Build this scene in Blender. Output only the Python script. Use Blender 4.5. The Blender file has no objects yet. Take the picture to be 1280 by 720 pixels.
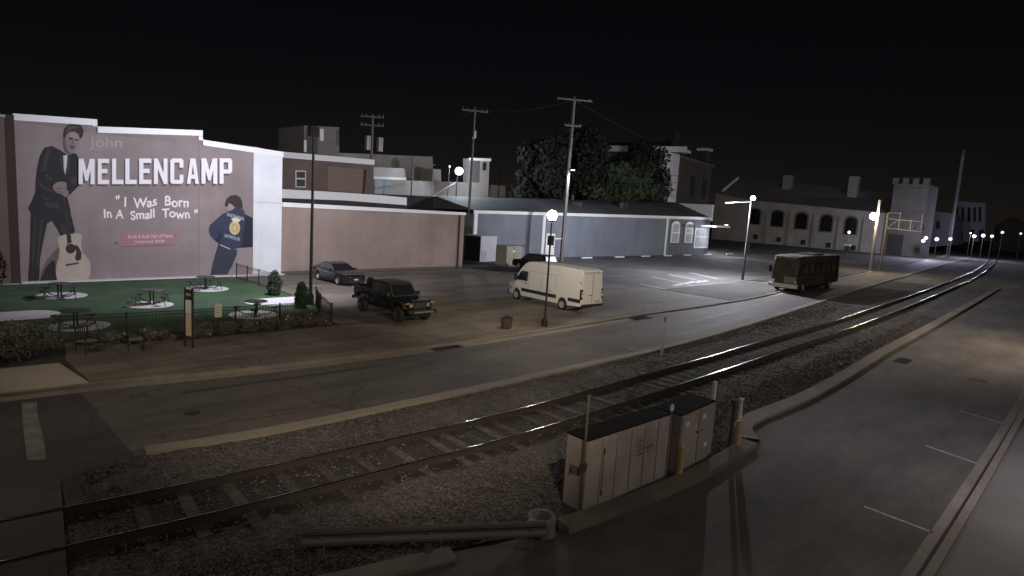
import bpy, bmesh, math, random
import numpy as np
from mathutils import Vector, Matrix
random.seed(7); rng = np.random.default_rng(7)
S = bpy.context.scene
COL = S.collection
R = math.radians
PI = math.pi

# ------------------------------------------------------------------ camera
CAM_H = 6.2; PITCH = R(7.5); ROLL = R(3.6); YAW = R(45.5); FPX = 770.0
def _axes():
    fw = np.array([0, math.cos(PITCH), -math.sin(PITCH)]); rt = np.array([1., 0, 0]); up = np.array([0, math.sin(PITCH), math.cos(PITCH)])
    r2 = math.cos(ROLL)*rt + math.sin(ROLL)*up; u2 = -math.sin(ROLL)*rt + math.cos(ROLL)*up
    c, s = math.cos(YAW), math.sin(YAW)
    M = np.array([[c, s, 0], [-s, c, 0], [0, 0, 1]])
    return M@fw, M@r2, M@u2
FW, RT, UP = _axes()
cd = bpy.data.cameras.new('camera'); cam = bpy.data.objects.new('camera', cd); COL.objects.link(cam)
cd.sensor_width = 36; cd.lens = 36*FPX/1280; cd.clip_start = .1; cd.clip_end = 6000
m = Matrix.Identity(4)
for i in range(3):
    m[i][0] = RT[i]; m[i][1] = UP[i]; m[i][2] = -FW[i]
m[2][3] = CAM_H
cam.matrix_world = m
S.camera = cam

# ------------------------------------------------------------------ night sky, fill sun, exposure
SUN_EL, SUN_AZ = 38, 222
w = bpy.data.worlds.new('World'); S.world = w; w.use_nodes = True
nt = w.node_tree; nt.nodes.clear()
sky = nt.nodes.new('ShaderNodeTexSky'); sky.sky_type = 'NISHITA'; sky.sun_disc = False
sky.sun_elevation = R(SUN_EL); sky.sun_rotation = R(SUN_AZ); sky.air_density = .6; sky.dust_density = .3
bg = nt.nodes.new('ShaderNodeBackground'); bg.inputs[1].default_value = .0011
ow = nt.nodes.new('ShaderNodeOutputWorld')
vm_ = nt.nodes.new('ShaderNodeVectorMath'); vm_.operation = 'MULTIPLY'; vm_.inputs[1].default_value = (1.25, .82, .62)
nt.links.new(sky.outputs[0], vm_.inputs[0]); nt.links.new(vm_.outputs[0], bg.inputs[0]); nt.links.new(bg.outputs[0], ow.inputs[0])
sd = bpy.data.lights.new('fill_sun', 'SUN'); so = bpy.data.objects.new('fill_sun', sd); COL.objects.link(so)
sd.energy = .08; sd.angle = R(6); sd.color = (1, .9, .82)  # faint sun lamp added as ambient fill from behind the camera
dv = Vector((math.sin(R(SUN_AZ))*math.cos(R(SUN_EL)), math.cos(R(SUN_AZ))*math.cos(R(SUN_EL)), math.sin(R(SUN_EL))))
so.rotation_euler = dv.to_track_quat('Z', 'Y').to_euler()
S.view_settings.view_transform = 'Standard'; S.view_settings.look = 'None'
S.view_settings.exposure = 0; S.view_settings.gamma = 1; S.view_settings.use_curve_mapping = False
S.render.engine = 'CYCLES'; S.render.resolution_x = 1024; S.render.resolution_y = 576

# ------------------------------------------------------------------ photo pixel (1280x720) -> place
def ray(x, y): return FW + (x-640)/FPX*RT + (360-y)/FPX*UP
def G(x, y, z=0.):
    d = ray(x, y); t = (z-CAM_H)/d[2]; return float(d[0]*t), float(d[1]*t)
def PY(x, y, y0):
    d = ray(x, y); t = y0/d[1]; return float(d[0]*t), float(CAM_H+d[2]*t)
def PX(x, y, x0):
    d = ray(x, y); t = x0/d[0]; return float(d[1]*t), float(CAM_H+d[2]*t)
def HZ(x, y, P):
    d = ray(x, y); t = math.hypot(*P)/math.hypot(d[0], d[1]); return float(CAM_H+d[2]*t)

# ------------------------------------------------------------------ materials
MATS = {}
def mat(name, col, rough=.8, metal=0., var=.25, scale=2., var2=0., scale2=.25, bump=0., bscale=30., emit=None, estr=0., spec=.5, tint=None, trans=0., alpha=1., coat=0.):
    if name in MATS: return MATS[name]
    M = bpy.data.materials.new(name); M.use_nodes = True; n = M.node_tree.nodes; l = M.node_tree.links
    b = n['Principled BSDF']; b.inputs['Roughness'].default_value = rough; b.inputs['Metallic'].default_value = metal
    b.inputs['Specular IOR Level'].default_value = spec; b.inputs['Alpha'].default_value = alpha
    b.inputs['Coat Weight'].default_value = coat; b.inputs['Transmission Weight'].default_value = trans
    tc = n.new('ShaderNodeTexCoord')
    c2 = tint or tuple(c*.55 for c in col)
    def noise(sc, det=6, rgh=.6):
        t = n.new('ShaderNodeTexNoise'); t.inputs['Scale'].default_value = sc; t.inputs['Detail'].default_value = det; t.inputs['Roughness'].default_value = rgh
        l.new(tc.outputs['Object'], t.inputs['Vector']); return t
    cur = None
    if var > 0:
        t = noise(scale); rp = n.new('ShaderNodeMapRange'); rp.inputs[1].default_value = .3; rp.inputs[2].default_value = .7; rp.inputs[3].default_value = 0; rp.inputs[4].default_value = var
        l.new(t.outputs['Fac'], rp.inputs[0])
        mx = n.new('ShaderNodeMix'); mx.data_type = 'RGBA'; mx.inputs[6].default_value = (*col, 1); mx.inputs[7].default_value = (*c2, 1)
        l.new(rp.outputs[0], mx.inputs[0]); cur = mx.outputs[2]
        if var2 > 0:
            t = noise(scale2, 4); rp = n.new('ShaderNodeMapRange'); rp.inputs[1].default_value = .35; rp.inputs[2].default_value = .65; rp.inputs[3].default_value = 1-var2; rp.inputs[4].default_value = 1+var2*.6
            l.new(t.outputs['Fac'], rp.inputs[0])
            vm = n.new('ShaderNodeVectorMath'); vm.operation = 'SCALE'; l.new(cur, vm.inputs[0]); l.new(rp.outputs[0], vm.inputs['Scale']); cur = vm.outputs[0]
        l.new(cur, b.inputs['Base Color'])
    else: b.inputs['Base Color'].default_value = (*col, 1)
    if bump > 0:
        t = noise(bscale, 3); bp = n.new('ShaderNodeBump'); bp.inputs['Strength'].default_value = bump; bp.inputs['Distance'].default_value = .03
        l.new(t.outputs['Fac'], bp.inputs['Height']); l.new(bp.outputs[0], b.inputs['Normal'])
    if emit:
        b.inputs['Emission Color'].default_value = (*emit, 1); b.inputs['Emission Strength'].default_value = estr
    M['b'] = 1; MATS[name] = M
    return M
def brickmat(name, col, mortar, sc=4., var=.3):
    M = mat(name, col, .9, var=var, scale=.6, var2=.2)
    n = M.node_tree.nodes; l = M.node_tree.links; b = n['Principled BSDF']
    tc = n.new('ShaderNodeTexCoord'); mp = n.new('ShaderNodeMapping'); mp.inputs['Rotation'].default_value = (R(90), 0, 0)
    sx = n.new('ShaderNodeSeparateXYZ'); ad = n.new('ShaderNodeMath'); cb = n.new('ShaderNodeCombineXYZ')
    l.new(tc.outputs['Object'], sx.inputs[0]); l.new(sx.outputs[0], ad.inputs[0]); l.new(sx.outputs[1], ad.inputs[1])
    l.new(ad.outputs[0], cb.inputs[0]); l.new(sx.outputs[2], cb.inputs[1])
    br = n.new('ShaderNodeTexBrick'); br.inputs['Scale'].default_value = sc; br.inputs['Mortar Size'].default_value = .015
    l.new(cb.outputs[0], br.inputs['Vector'])
    old = b.inputs['Base Color'].links[0].from_socket
    mx = n.new('ShaderNodeMix'); mx.data_type = 'RGBA'; mx.inputs[7].default_value = (*mortar, 1)
    l.new(br.outputs['Fac'], mx.inputs[0]); l.new(old, mx.inputs[6]); l.new(mx.outputs[2], b.inputs['Base Color'])
    bp = n.new('ShaderNodeBump'); bp.inputs['Strength'].default_value = .4; bp.inputs['Distance'].default_value = -.02
    l.new(br.outputs['Fac'], bp.inputs['Height']); l.new(bp.outputs[0], b.inputs['Normal'])
    return M

def cracks(M, sc=.22, wdt=.006, k=.45):
    n = M.node_tree.nodes; l = M.node_tree.links; b = n['Principled BSDF']; old = b.inputs['Base Color'].links[0].from_socket
    tc = n.new('ShaderNodeTexCoord'); nz = n.new('ShaderNodeTexNoise'); nz.inputs['Scale'].default_value = 1.3; nz.inputs['Detail'].default_value = 5
    l.new(tc.outputs['Object'], nz.inputs['Vector'])
    mxv = n.new('ShaderNodeMix'); mxv.data_type = 'RGBA'; mxv.blend_type = 'ADD'; mxv.inputs[0].default_value = .9; l.new(tc.outputs['Object'], mxv.inputs[6]); l.new(nz.outputs['Color'], mxv.inputs[7])
    vo = n.new('ShaderNodeTexVoronoi'); vo.feature = 'DISTANCE_TO_EDGE'; vo.inputs['Scale'].default_value = sc; l.new(mxv.outputs[2], vo.inputs['Vector'])
    rp = n.new('ShaderNodeMapRange'); rp.inputs[1].default_value = wdt*.4; rp.inputs[2].default_value = wdt*1.6; rp.inputs[3].default_value = k; rp.inputs[4].default_value = 1; l.new(vo.outputs['Distance'], rp.inputs[0])
    st = n.new('ShaderNodeTexNoise'); st.inputs['Scale'].default_value = .55; st.inputs['Detail'].default_value = 8; st.inputs['Roughness'].default_value = .7; mp = n.new('ShaderNodeMapping'); mp.inputs['Scale'].default_value = (.35, 1.3, 1); l.new(tc.outputs['Object'], mp.inputs['Vector']); l.new(mp.outputs[0], st.inputs['Vector'])
    r2 = n.new('ShaderNodeMapRange'); r2.inputs[1].default_value = .34; r2.inputs[2].default_value = .6; r2.inputs[3].default_value = .55; r2.inputs[4].default_value = 1.12; l.new(st.outputs['Fac'], r2.inputs[0])
    mu = n.new('ShaderNodeMath'); mu.operation = 'MULTIPLY'; l.new(rp.outputs[0], mu.inputs[0]); l.new(r2.outputs[0], mu.inputs[1])
    vm = n.new('ShaderNodeVectorMath'); vm.operation = 'SCALE'; l.new(old, vm.inputs[0]); l.new(mu.outputs[0], vm.inputs['Scale']); l.new(vm.outputs[0], b.inputs['Base Color'])
    return M
def streaks(M, lo=.72, hi=1.08, sx=.9):
    n = M.node_tree.nodes; l = M.node_tree.links; b = n['Principled BSDF']; old = b.inputs['Base Color'].links[0].from_socket
    tc = n.new('ShaderNodeTexCoord'); mp = n.new('ShaderNodeMapping'); mp.inputs['Scale'].default_value = (sx, sx, .07); nz = n.new('ShaderNodeTexNoise'); nz.inputs['Scale'].default_value = 1.; nz.inputs['Detail'].default_value = 7; nz.inputs['Roughness'].default_value = .65
    l.new(tc.outputs['Object'], mp.inputs['Vector']); l.new(mp.outputs[0], nz.inputs['Vector'])
    rp = n.new('ShaderNodeMapRange'); rp.inputs[1].default_value = .35; rp.inputs[2].default_value = .65; rp.inputs[3].default_value = lo; rp.inputs[4].default_value = hi; l.new(nz.outputs['Fac'], rp.inputs[0])
    vm = n.new('ShaderNodeVectorMath'); vm.operation = 'SCALE'; l.new(old, vm.inputs[0]); l.new(rp.outputs[0], vm.inputs['Scale']); l.new(vm.outputs[0], b.inputs['Base Color']); return M
asphalt = mat('worn_asphalt', (.088,.076,.065), .82, var=.5, scale=5., var2=.35, scale2=.16, bump=.25, bscale=60)
asphalt_s = mat('south_asphalt', (.105, .092, .083), .85, var=.35, scale=6., var2=.3, scale2=.14, bump=.2, bscale=60)
asphalt_d = mat('dark_asphalt', (.036, .031, .029), .85, var=.5, scale=3., var2=.3, scale2=.3, bump=.25, bscale=60)
lot_m = mat('parking_asphalt', (.066,.066,.067), .8, var=.4, scale=4., var2=.3, scale2=.12, bump=.2, bscale=50)
cracks(asphalt); cracks(asphalt_s, .3, .004, .8); cracks(lot_m, .25); cracks(asphalt_d, .3)
earth = mat('bare_earth', (.04, .035, .03), .95, var=.5, scale=1.5, var2=.4, scale2=.1)
concrete = mat('dirty_concrete', (.2, .175, .15), .88, var=.35, scale=3., var2=.3, scale2=.3, bump=.15)
apron_m = mat('apron_concrete', (.15,.127,.104), .88, var=.4, scale=2., var2=.3, scale2=.25, bump=.15)
walk_m = mat('sidewalk_concrete', (.15, .12, .095), .88, var=.4, scale=2., var2=.3, scale2=.3, bump=.15)
pad_m = mat('pale_concrete', (.52,.51,.53), .85, var=.15, scale=2., var2=.1)
turf_m = mat('green_turf', (.038,.08,.036), .95, var=.4, scale=12., var2=.3, scale2=.5, bump=.6, bscale=120)
white = mat('white_paint', (.72, .72, .72), .6, var=.12, scale=2., var2=.08)
line_m = mat('road_paint', (.45, .43, .4), .8, var=.7, scale=7., tint=(.1, .09, .08))
cracks(walk_m, .12, .003, .6); cracks(apron_m, .15, .003, .6)
coping_m = mat('white_coping', (.7, .71, .74), .5, var=.12, scale=1.)
black = mat('black_metal', (.012, .012, .013), .5, var=.2)
dark = mat('dark_void', (.008, .008, .009), .7, var=0)
steel = mat('grey_steel', (.25, .25, .26), .45, .6, var=.3)
galv = mat('galvanized', (.17,.15,.14), .6, .3, var=.4, scale=3)
wood_pole = mat('pole_wood', (.16, .14, .125), .9, var=.5, scale=3., bump=.3)
glass_d = mat('dark_glass', (.012, .013, .016), .08, var=0, spec=.6)
rubber = mat('tyre_rubber', (.015, .015, .016), .85, var=.2)
chrome = mat('chrome', (.6, .6, .62), .15, 1., var=0)
lens = mat('clear_lens', (.75, .78, .82), .08, var=0, spec=.8)
redlens = mat('red_lens', (.09,.006,.006), .15, var=0)
yellow = mat('faded_yellow', (.4,.31,.16), .7, var=.4, scale=6, tint=(.3, .26, .18))

# ------------------------------------------------------------------ mesh builder
ORI = {}
class MB:
    def __init__(s): s.v = []; s.f = []
    def add(s, vs, fs):
        o = len(s.v); s.v += [tuple(map(float, p)) for p in vs]; s.f += [tuple(i+o for i in f) for f in fs]; return s
    def box(s, a, b, rz=0., c=None):
        x0, y0, z0 = a; x1, y1, z1 = b
        vs = [(x0,y0,z0),(x1,y0,z0),(x1,y1,z0),(x0,y1,z0),(x0,y0,z1),(x1,y0,z1),(x1,y1,z1),(x0,y1,z1)]
        if rz:
            cx, cy = c or ((x0+x1)/2, (y0+y1)/2); co, si = math.cos(rz), math.sin(rz)
            vs = [(cx+(x-cx)*co-(y-cy)*si, cy+(x-cx)*si+(y-cy)*co, z) for x, y, z in vs]
        return s.add(vs, [(3,2,1,0),(4,5,6,7),(0,1,5,4),(1,2,6,5),(2,3,7,6),(3,0,4,7)])
    def cyl(s, p, q, r, r2=None, n=12, cap=True):
        p = Vector(p); q = Vector(q); r2 = r if r2 is None else r2; d = (q-p).normalized()
        a = d.orthogonal().normalized(); b = d.cross(a)
        vs = [tuple(p+(a*math.cos(2*PI*i/n)+b*math.sin(2*PI*i/n))*r) for i in range(n)] + [tuple(q+(a*math.cos(2*PI*i/n)+b*math.sin(2*PI*i/n))*r2) for i in range(n)]
        fs = [(i, (i+1)%n, n+(i+1)%n, n+i) for i in range(n)]
        if cap: fs += [tuple(range(n-1, -1, -1)), tuple(range(n, 2*n))]
        return s.add(vs, fs)
    def tube(s, pts, r, n=8):
        for a, b in zip(pts, pts[1:]): s.cyl(a, b, r, n=n)
        return s
    def lathe(s, prof, c=(0,0,0), n=20, axis='z'):
        vs = []; k = len(prof)
        for i in range(n):
            t = 2*PI*i/n
            for r, h in prof:
                p = (r*math.cos(t), r*math.sin(t), h)
                if axis == 'y': p = (p[0], p[2], p[1])
                vs.append((c[0]+p[0], c[1]+p[1], c[2]+p[2]))
        fs = [(i*k+j, ((i+1)%n)*k+j, ((i+1)%n)*k+j+1, i*k+j+1) for i in range(n) for j in range(k-1)]
        return s.add(vs, fs)
    def ball(s, c, r, n=14, sz=1.):
        return s.lathe([(r*math.sin(PI*j/10)+1e-4, -r*sz*math.cos(PI*j/10)) for j in range(11)], c, n)
    def prism(s, poly, fn, d0, d1):
        k = len(poly); vs = [fn(a, b, d0) for a, b in poly]+[fn(a, b, d1) for a, b in poly]
        return s.add(vs, [tuple(range(k)), tuple(range(2*k-1, k-1, -1))]+[(i, i+k, (i+1)%k+k, (i+1)%k) for i in range(k)])
    def slab(s, poly, z0, z1): return s.prism(poly, lambda a, b, d: (a, b, d), z0, z1)
    def ypr(s, poly, y0, y1): return s.prism(poly, lambda a, b, d: (a, d, b), y0, y1)
    def xpr(s, poly, x0, x1): return s.prism(poly, lambda a, b, d: (d, a, b), x0, x1)
    def face(s, vs): return s.add(vs, [tuple(range(len(vs)))])
    def mesh(s, name, material, off=(0,0,0), smooth=False):
        me = bpy.data.meshes.new(name)
        me.from_pydata([(x-off[0], y-off[1], z-off[2]) for x, y, z in s.v], [], s.f)
        bm = bmesh.new(); bm.from_mesh(me); bmesh.ops.recalc_face_normals(bm, faces=bm.faces); bm.to_mesh(me); bm.free()
        me.materials.append(material)
        if smooth:
            for p in me.polygons: p.use_smooth = True
        return me
    def build(s, name, material, parent=None, origin=None, smooth=False, bevel=0.):
        off = ORI.get(parent.name, (0,0,0)) if parent else (origin or (0,0,0))
        o = bpy.data.objects.new(name, s.mesh(name, material, off, smooth)); COL.objects.link(o)
        if parent: o.parent = parent; ORI[o.name] = off
        else: o.location = off; ORI[o.name] = off
        if bevel:
            b = o.modifiers.new('bevel', 'BEVEL'); b.width = bevel; b.segments = 2; b.limit_method = 'ANGLE'; b.angle_limit = R(35)
        return o
def tag(o, label, cat, group=None):
    o['label'] = label; o['category'] = cat
    if group: o['group'] = group
    return o
def thing(name, label, cat, loc=(0,0,0), group=None):
    o = bpy.data.objects.new(name, None); COL.objects.link(o); o.location = loc; o.empty_display_size = .3
    ORI[o.name] = tuple(loc); return tag(o, label, cat, group)
def struct(o, kind='structure'): o['kind'] = kind; return o
KIDS = {}
def kids(o): return [c for c in bpy.data.objects if c.parent == o]
def dup(o, label, loc=None, rz=None, scale=None, parent=None, group=None):
    c = o.copy(); COL.objects.link(c)
    if parent: c.parent = parent
    else:
        c['label'] = label
        if group: c['group'] = group
        if loc: c.location = loc
        if rz is not None: c.rotation_euler = (0, 0, rz)
        if scale: c.scale = scale
    for k in kids(o): dup(k, None, parent=c)
    return c
def lerpc(pts, x):
    xs = [p[0] for p in pts]; ys = [p[1] for p in pts]; return float(np.interp(x, xs, ys))
def smoothline(pts, step=1.):
    """dense Catmull-Rom through points"""
    P = [np.array(p, float) for p in pts]; P = [2*P[0]-P[1]]+P+[2*P[-1]-P[-2]]; out = []
    for i in range(1, len(P)-2):
        n = max(2, int(np.linalg.norm(P[i+1]-P[i])/step))
        for k in range(n):
            t = k/n; a, b, c, d = P[i-1:i+3]
            out.append(.5*((2*b)+(-a+c)*t+(2*a-5*b+4*c-d)*t*t+(-a+3*b-3*c+d)*t**3))
    out.append(P[-2]); return [tuple(p) for p in out]
def ribbon(mb, line, offs, closed_prof=False):
    """sweep a cross profile [(lateral, z)] along a ground polyline (lateral + = left of travel)"""
    k = len(offs); vs = []
    for i, p in enumerate(line):
        a = line[max(i-1, 0)]; b = line[min(i+1, len(line)-1)]; dx, dy = b[0]-a[0], b[1]-a[1]; L = math.hypot(dx, dy); nx, ny = -dy/L, dx/L
        for o, z in offs: vs.append((p[0]+nx*o, p[1]+ny*o, z))
    m_ = k if closed_prof else k-1
    fs = [(i*k+j, (i+1)*k+j, (i+1)*k+(j+1)%k, i*k+(j+1)%k) for i in range(len(line)-1) for j in range(m_)]
    if closed_prof: fs += [tuple(range(k)), tuple(range((len(line)-1)*k, len(line)*k))]
    return mb.add(vs, fs)
FONTC = {}
def text_geo(body, bold=0., shear=0., space=1.):
    key = (body, bold, shear, space)
    if key not in FONTC:
        cu = bpy.data.curves.new('lettering', 'FONT'); cu.body = body; cu.size = 1; cu.offset = bold; cu.shear = shear; cu.space_character = space; cu.resolution_u = 3
        ob = bpy.data.objects.new('lettering', cu); COL.objects.link(ob)
        me = bpy.data.meshes.new_from_object(ob.evaluated_get(bpy.context.evaluated_depsgraph_get()))
        vs = [tuple(v.co[:2]) for v in me.vertices]; fs = [tuple(p.vertices) for p in me.polygons]
        bpy.data.objects.remove(ob); bpy.data.curves.remove(cu); bpy.data.meshes.remove(me)
        xs = [v[0] for v in vs]; ys = [v[1] for v in vs]; x0, x1, y0, y1 = min(xs), max(xs), min(ys), max(ys)
        FONTC[key] = ([((x-x0)/(x1-x0), (y-y0)/(y1-y0)) for x, y in vs], fs)
    return FONTC[key]
def add_text(mb, body, fn, **k):
    vs, fs = text_geo(body, **k); return mb.add([fn(u, v) for u, v in vs], fs)
def quadmap(tl, tr, bl, br, y0):
    """unit square -> wall plane y=y0 through four photo pixels"""
    def fn(u, v):
        px = (1-v)*((1-u)*bl[0]+u*br[0])+v*((1-u)*tl[0]+u*tr[0]); py = (1-v)*((1-u)*bl[1]+u*br[1])+v*((1-u)*tl[1]+u*tr[1])
        x, z = PY(px, py, y0); return (x, y0, z)
    return fn
def spot(name, loc, target, power, col, size=120, blend=.6, r=.15):
    l = bpy.data.lights.new(name, 'SPOT'); l.energy = power; l.color = col; l.spot_size = R(size); l.spot_blend = blend; l.shadow_soft_size = r
    o = bpy.data.objects.new(name, l); COL.objects.link(o); o.location = loc
    o.rotation_euler = (Vector(target)-Vector(loc)).to_track_quat('-Z', 'Y').to_euler(); return o
def point(name, loc, power, col, r=.2):
    l = bpy.data.lights.new(name, 'POINT'); l.energy = power; l.color = col; l.shadow_soft_size = r
    o = bpy.data.objects.new(name, l); COL.objects.link(o); o.location = loc; return o
WARM = (1, .86, .66); COOL = (.74, .82, 1.); LED = (.9, .93, 1.)

# ================================================================== GROUND, ROADS, KERBS
struct(MB().box((-3000,-3000,-.5), (3000,3000,-.02)).build('ground', earth))
kn = smoothline([(3.9,15.3),(6.6,14.85),(12.4,14.65),(18,14.6),(25,14.6),(32,15.0),(40,15.7),(60,17.6),(80,19.5),(105,21.6),(140,24.5),(230,32)])
kf = smoothline([(-60,25),(-20,23.2),(1.9,21.75),(6.1,21.2),(9.2,20.75),(16.8,20.3),(24,20.35),(32.5,20.6),(42,20.6),(51.6,21.0),(64,22.6),(78,24.2),(100,26.2),(140,29.5),(230,38)])
ks = smoothline([(-30,19),(-10,12.6),(0,9.9),(5.1,8.3),(6.8,7.8),(9,7.1),(13.2,6.65),(16.7,6.75)])
ks2 = smoothline([(16.9,6.9),(17.8,7.55),(19.2,7.75),(22.7,7.6),(28,7.75),(35.5,8.15),(47.9,8.6),(70,9.45),(88,10.2),(95,10.5)])
kr = smoothline([(-60,1.8),(-30,1.8),(0,1.8),(28,1.86),(60,2.5),(110,3.6),(230,6)])
# main road between the far kerb and the railway kerb
poly = [(3.7,15.4)]+[(x,y+.02) for x, y in kn]+[(x,y-.02) for x, y in reversed(kf) if x > 3.6]+[(3.7,21.6)]
struct(MB().slab(poly, -.1, 0).build('road', asphalt))
struct(MB().slab([(-80,6),(3.7,6),(3.7,21.6),(1.9,21.74),(-20,23.2),(-60,25),(-80,26)], -.1, -.004).build('cross_street', asphalt_d))
poly = [(-60,1.75)]+[(x,y-.05) for x, y in kr if x > -59]+[(230,19),(140,13.5)]+[(x,y+.02) for x, y in reversed(ks2)]+[(x,y+.02) for x, y in reversed(ks)]
struct(MB().slab([p for p in poly], -.1, .0).build('south_road', asphalt_s))
# kerbs: gutter pan and raised kerb
g = MB(); ribbon(g, kn, [(.0,-.05),(.0,.085),(.2,.09),(.2,.004),(.62,.004),(.62,-.05)]); struct(g.build('railway_kerb', concrete))
g = MB(); ribbon(g, [p for p in kf if p[0] > 3.2 or p[0] < 1.5], [(-.45,-.05),(-.45,.004),(0,.008),(0,.1),(.17,.1),(.17,-.05)]); struct(g.build('street_kerb', concrete))
g = MB(); ribbon(g, ks2, [(-.38,-.05),(-.38,.09),(.12,.11),(.12,-.05)]); struct(g.build('south_kerb', concrete))
g = MB(); ribbon(g, kr, [(-.16,-.05),(-.16,.12),(.0,.12),(.03,.004),(.3,.004),(.3,-.05)]); struct(g.build('near_kerb', concrete))
# low concrete edge wall in front of the signal cabinets
g = MB(); ribbon(g, [p for p in ks if 8.1 < p[0]], [(-.25,-.05),(-.25,.13),(.16,.15),(.16,-.05)], True); tag(g.build('kerb_wall', mat('stained_concrete', (.15,.125,.105), .9, var=.45, scale=2.5, var2=.3, bump=.3), bevel=.02), 'low concrete edge wall along the road in front of the signal cabinets', 'wall')
g = MB(); ribbon(g, [p for p in ks if p[0] < 7.6], [(-.3,-.05),(-.3,.05),(.1,.07),(.1,-.05)]); struct(g.build('crossing_kerb', concrete))
# near pavement
struct(MB().slab([(-60,1.63)]+[(x,y-.17) for x, y in kr if x > -59]+[(230,-20),(-60,-20)], -.1, .1).build('near_sidewalk', mat('near_concrete', (.15,.138,.13), .8, var=.3, scale=2, var2=.25, bump=.15)))
for i, (a, b) in enumerate([((1080,633),(1166,665.7)), ((1157,557),(1223,580)), ((1198,513),(1253,529.5))]):
    p = G(*a); q = G(*b); d = (Vector((*q,0))-Vector((*p,0))).normalized(); nn = Vector((-d.y,d.x,0))*.045
    struct(MB().face([(p[0]-nn.x,p[1]-nn.y,.004),(q[0]-nn.x,q[1]-nn.y,.004),(q[0]+nn.x,q[1]+nn.y,.004),(p[0]+nn.x,p[1]+nn.y,.004)]).build('parking_line', line_m))
# sidewalk west of the driveway, apron, parking lot
kfyf = lambda x: float(np.interp(x, [p[0] for p in kf], [p[1] for p in kf]))
kfx = [(x,kfyf(x)) for x in np.linspace(4.1,16.4,14)]
struct(MB().slab([(x,y+.17) for x, y in kfx]+[(16.4,25.6),(14.6,26.0),(8,26.2),(5.2,27.2),(4.4,27.6),(4.0,25.0)], -.05, .09).build('sidewalk', walk_m))
struct(MB().slab([(-20,23.4),(1.9,21.95),(4.09,21.9),(3.78,24.85),(-20,26)], -.05, .05).build('corner_ramp', mat('ramp_concrete', (.3,.26,.22), .85, var=.25, var2=.2, bump=.1)))
kfa = [(x,kfyf(x)) for x in np.linspace(16.402,46,30)]
g = MB().slab([(x,y+.17) for x, y in kfa]+[(46,27.5),(44,34),(38.9,44.6),(17.4,44.7),(17.3,36),(15.4,31.5),(15.2,26.0),(16.4,25.6)], -.05, .012); struct(g.build('driveway', apron_m))
g = MB()
for k in range(10):
    x = 17.5+3*k; g.box((x,20.6,.012), (x+.03,31.5,.0145))
for y in (23.4, 26.9, 30.4, 35, 40): g.box((17.6,y,.015), (40,y+.03,.0175))
for k in range(7): g.box((18.5+3*k,31.6,.012), (18.53+3*k,44,.0145))
for x in (5.6,7.4,9.2,11,12.8,14.6): g.box((x,21.4,.09), (x+.025,25.8,.0925))
struct(g.build('paving_joints', mat('joint_dirt', (.05,.042,.035), .95)))
struct(MB().slab([(39,45.2),(44.1,34),(46.1,27.55),(60,27.5),(105,31),(140,33),(140,100),(39.3,60)], -.05, .006).build('parking_lot', lot_m))
kfv = [(x,kfyf(x)) for x in np.linspace(46.2,100,50)]
struct(MB().slab([(x,y+.17) for x, y in kfv]+[(100,29.5),(60,27.45),(46.2,27.4)], -.05, .014).build('verge', mat('worn_verge', (.055,.05,.042), .95, var=.6, scale=3., var2=.4, bump=.5)))
# white stall markings in the lot
for a, b, wd in [((842,357),(868,352),.2), ((870,353),(884,351),.18), ((800,355),(834,362),.1), ((815,346),(866,357),.1), ((836,343),(880,352),.1), ((862,341),(898,349),.12), ((905,326),(955,335),.12), ((880,322),(930,322),.12)]:
    p = G(*a); q = G(*b); d = (Vector((*q,0))-Vector((*p,0))).normalized(); nn = Vector((-d.y,d.x,0))*wd
    struct(MB().face([(p[0]-nn.x,p[1]-nn.y,.0105),(q[0]-nn.x,q[1]-nn.y,.0105),(q[0]+nn.x,q[1]+nn.y,.0105),(p[0]+nn.x,p[1]+nn.y,.0105)]).build('stall_marking', line_m))
# worn stop line on the cross street
pl = [G(*q) for q in [(27,504),(46,502),(47,520),(54,545),(58,575),(34,575),(30,545),(28,520)]]
struct(MB().slab(pl, -.004, .003).build('stop_line', mat('stop_paint', (.2,.18,.15), .85, var=.8, scale=2.2, tint=(.05,.045,.04))))
# long tar seams in the main road
g = MB()
ribbon(g, smoothline([(4.2,18.1),(12,17.6),(20,17.7),(32,17.9),(50,19.3),(80,22)]), [(-.03,.003),(.03,.003)])
ribbon(g, smoothline([(6,19.6),(12,19.2),(18.4,19.25),(26,19.4),(31,19.6)]), [(-.09,.003),(.07,.003)])
ribbon(g, smoothline([(7,16.2),(12,15.95),(20,15.8),(30,16.3),(45,17.4)]), [(-.03,.003),(.03,.003)])
struct(g.build('tar_seams', mat('tar', (.02,.018,.016), .7)))
# drains and manhole covers
def cover(px, py, rad, label, square=False, rz=0.):
    x, y = G(px, py)
    t = thing('drain_grate' if square else 'manhole_cover', label, 'drain' if square else 'manhole', (x,y,.0))
    if square:
        f = MB().box((x-rad*1.25,y-rad*.5,.003), (x+rad*1.25,y+rad*.5,.01)); f.build('pit', dark, t)
        b = MB()
        for k in range(9): b.box((x-rad*1.25+k*rad*.29,y-rad*.5,.0115), (x-rad*1.25+k*rad*.29+.05,y+rad*.5,.03))
        b.build('bars', black, t)
    else:
        MB().lathe([(.001,.012),(rad*.86,.012),(rad*.86,.006),(rad,.006),(rad,0)], (x,y,.003), 24).build('lid', mat('cast_iron', (.02,.018,.016), .6, .3), t)
cover(557, 434.5, .62, 'iron kerb drain grate in the gutter nearest the dark pickup', True)
cover(801, 397.5, .75, 'iron kerb drain grate in the gutter beyond the white van', True)
cover(790, 437, .4, 'round iron manhole cover in the road left of the white marker post')
cover(806, 387.5, .36, 'round iron cover on the driveway right behind the van shadow')
cover(1222, 475, .34, 'small iron cover in the near road close to the parking lines')
cover(1128, 451, .55, 'rusty drain grate in the near road by the pale kerb', True)
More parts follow.
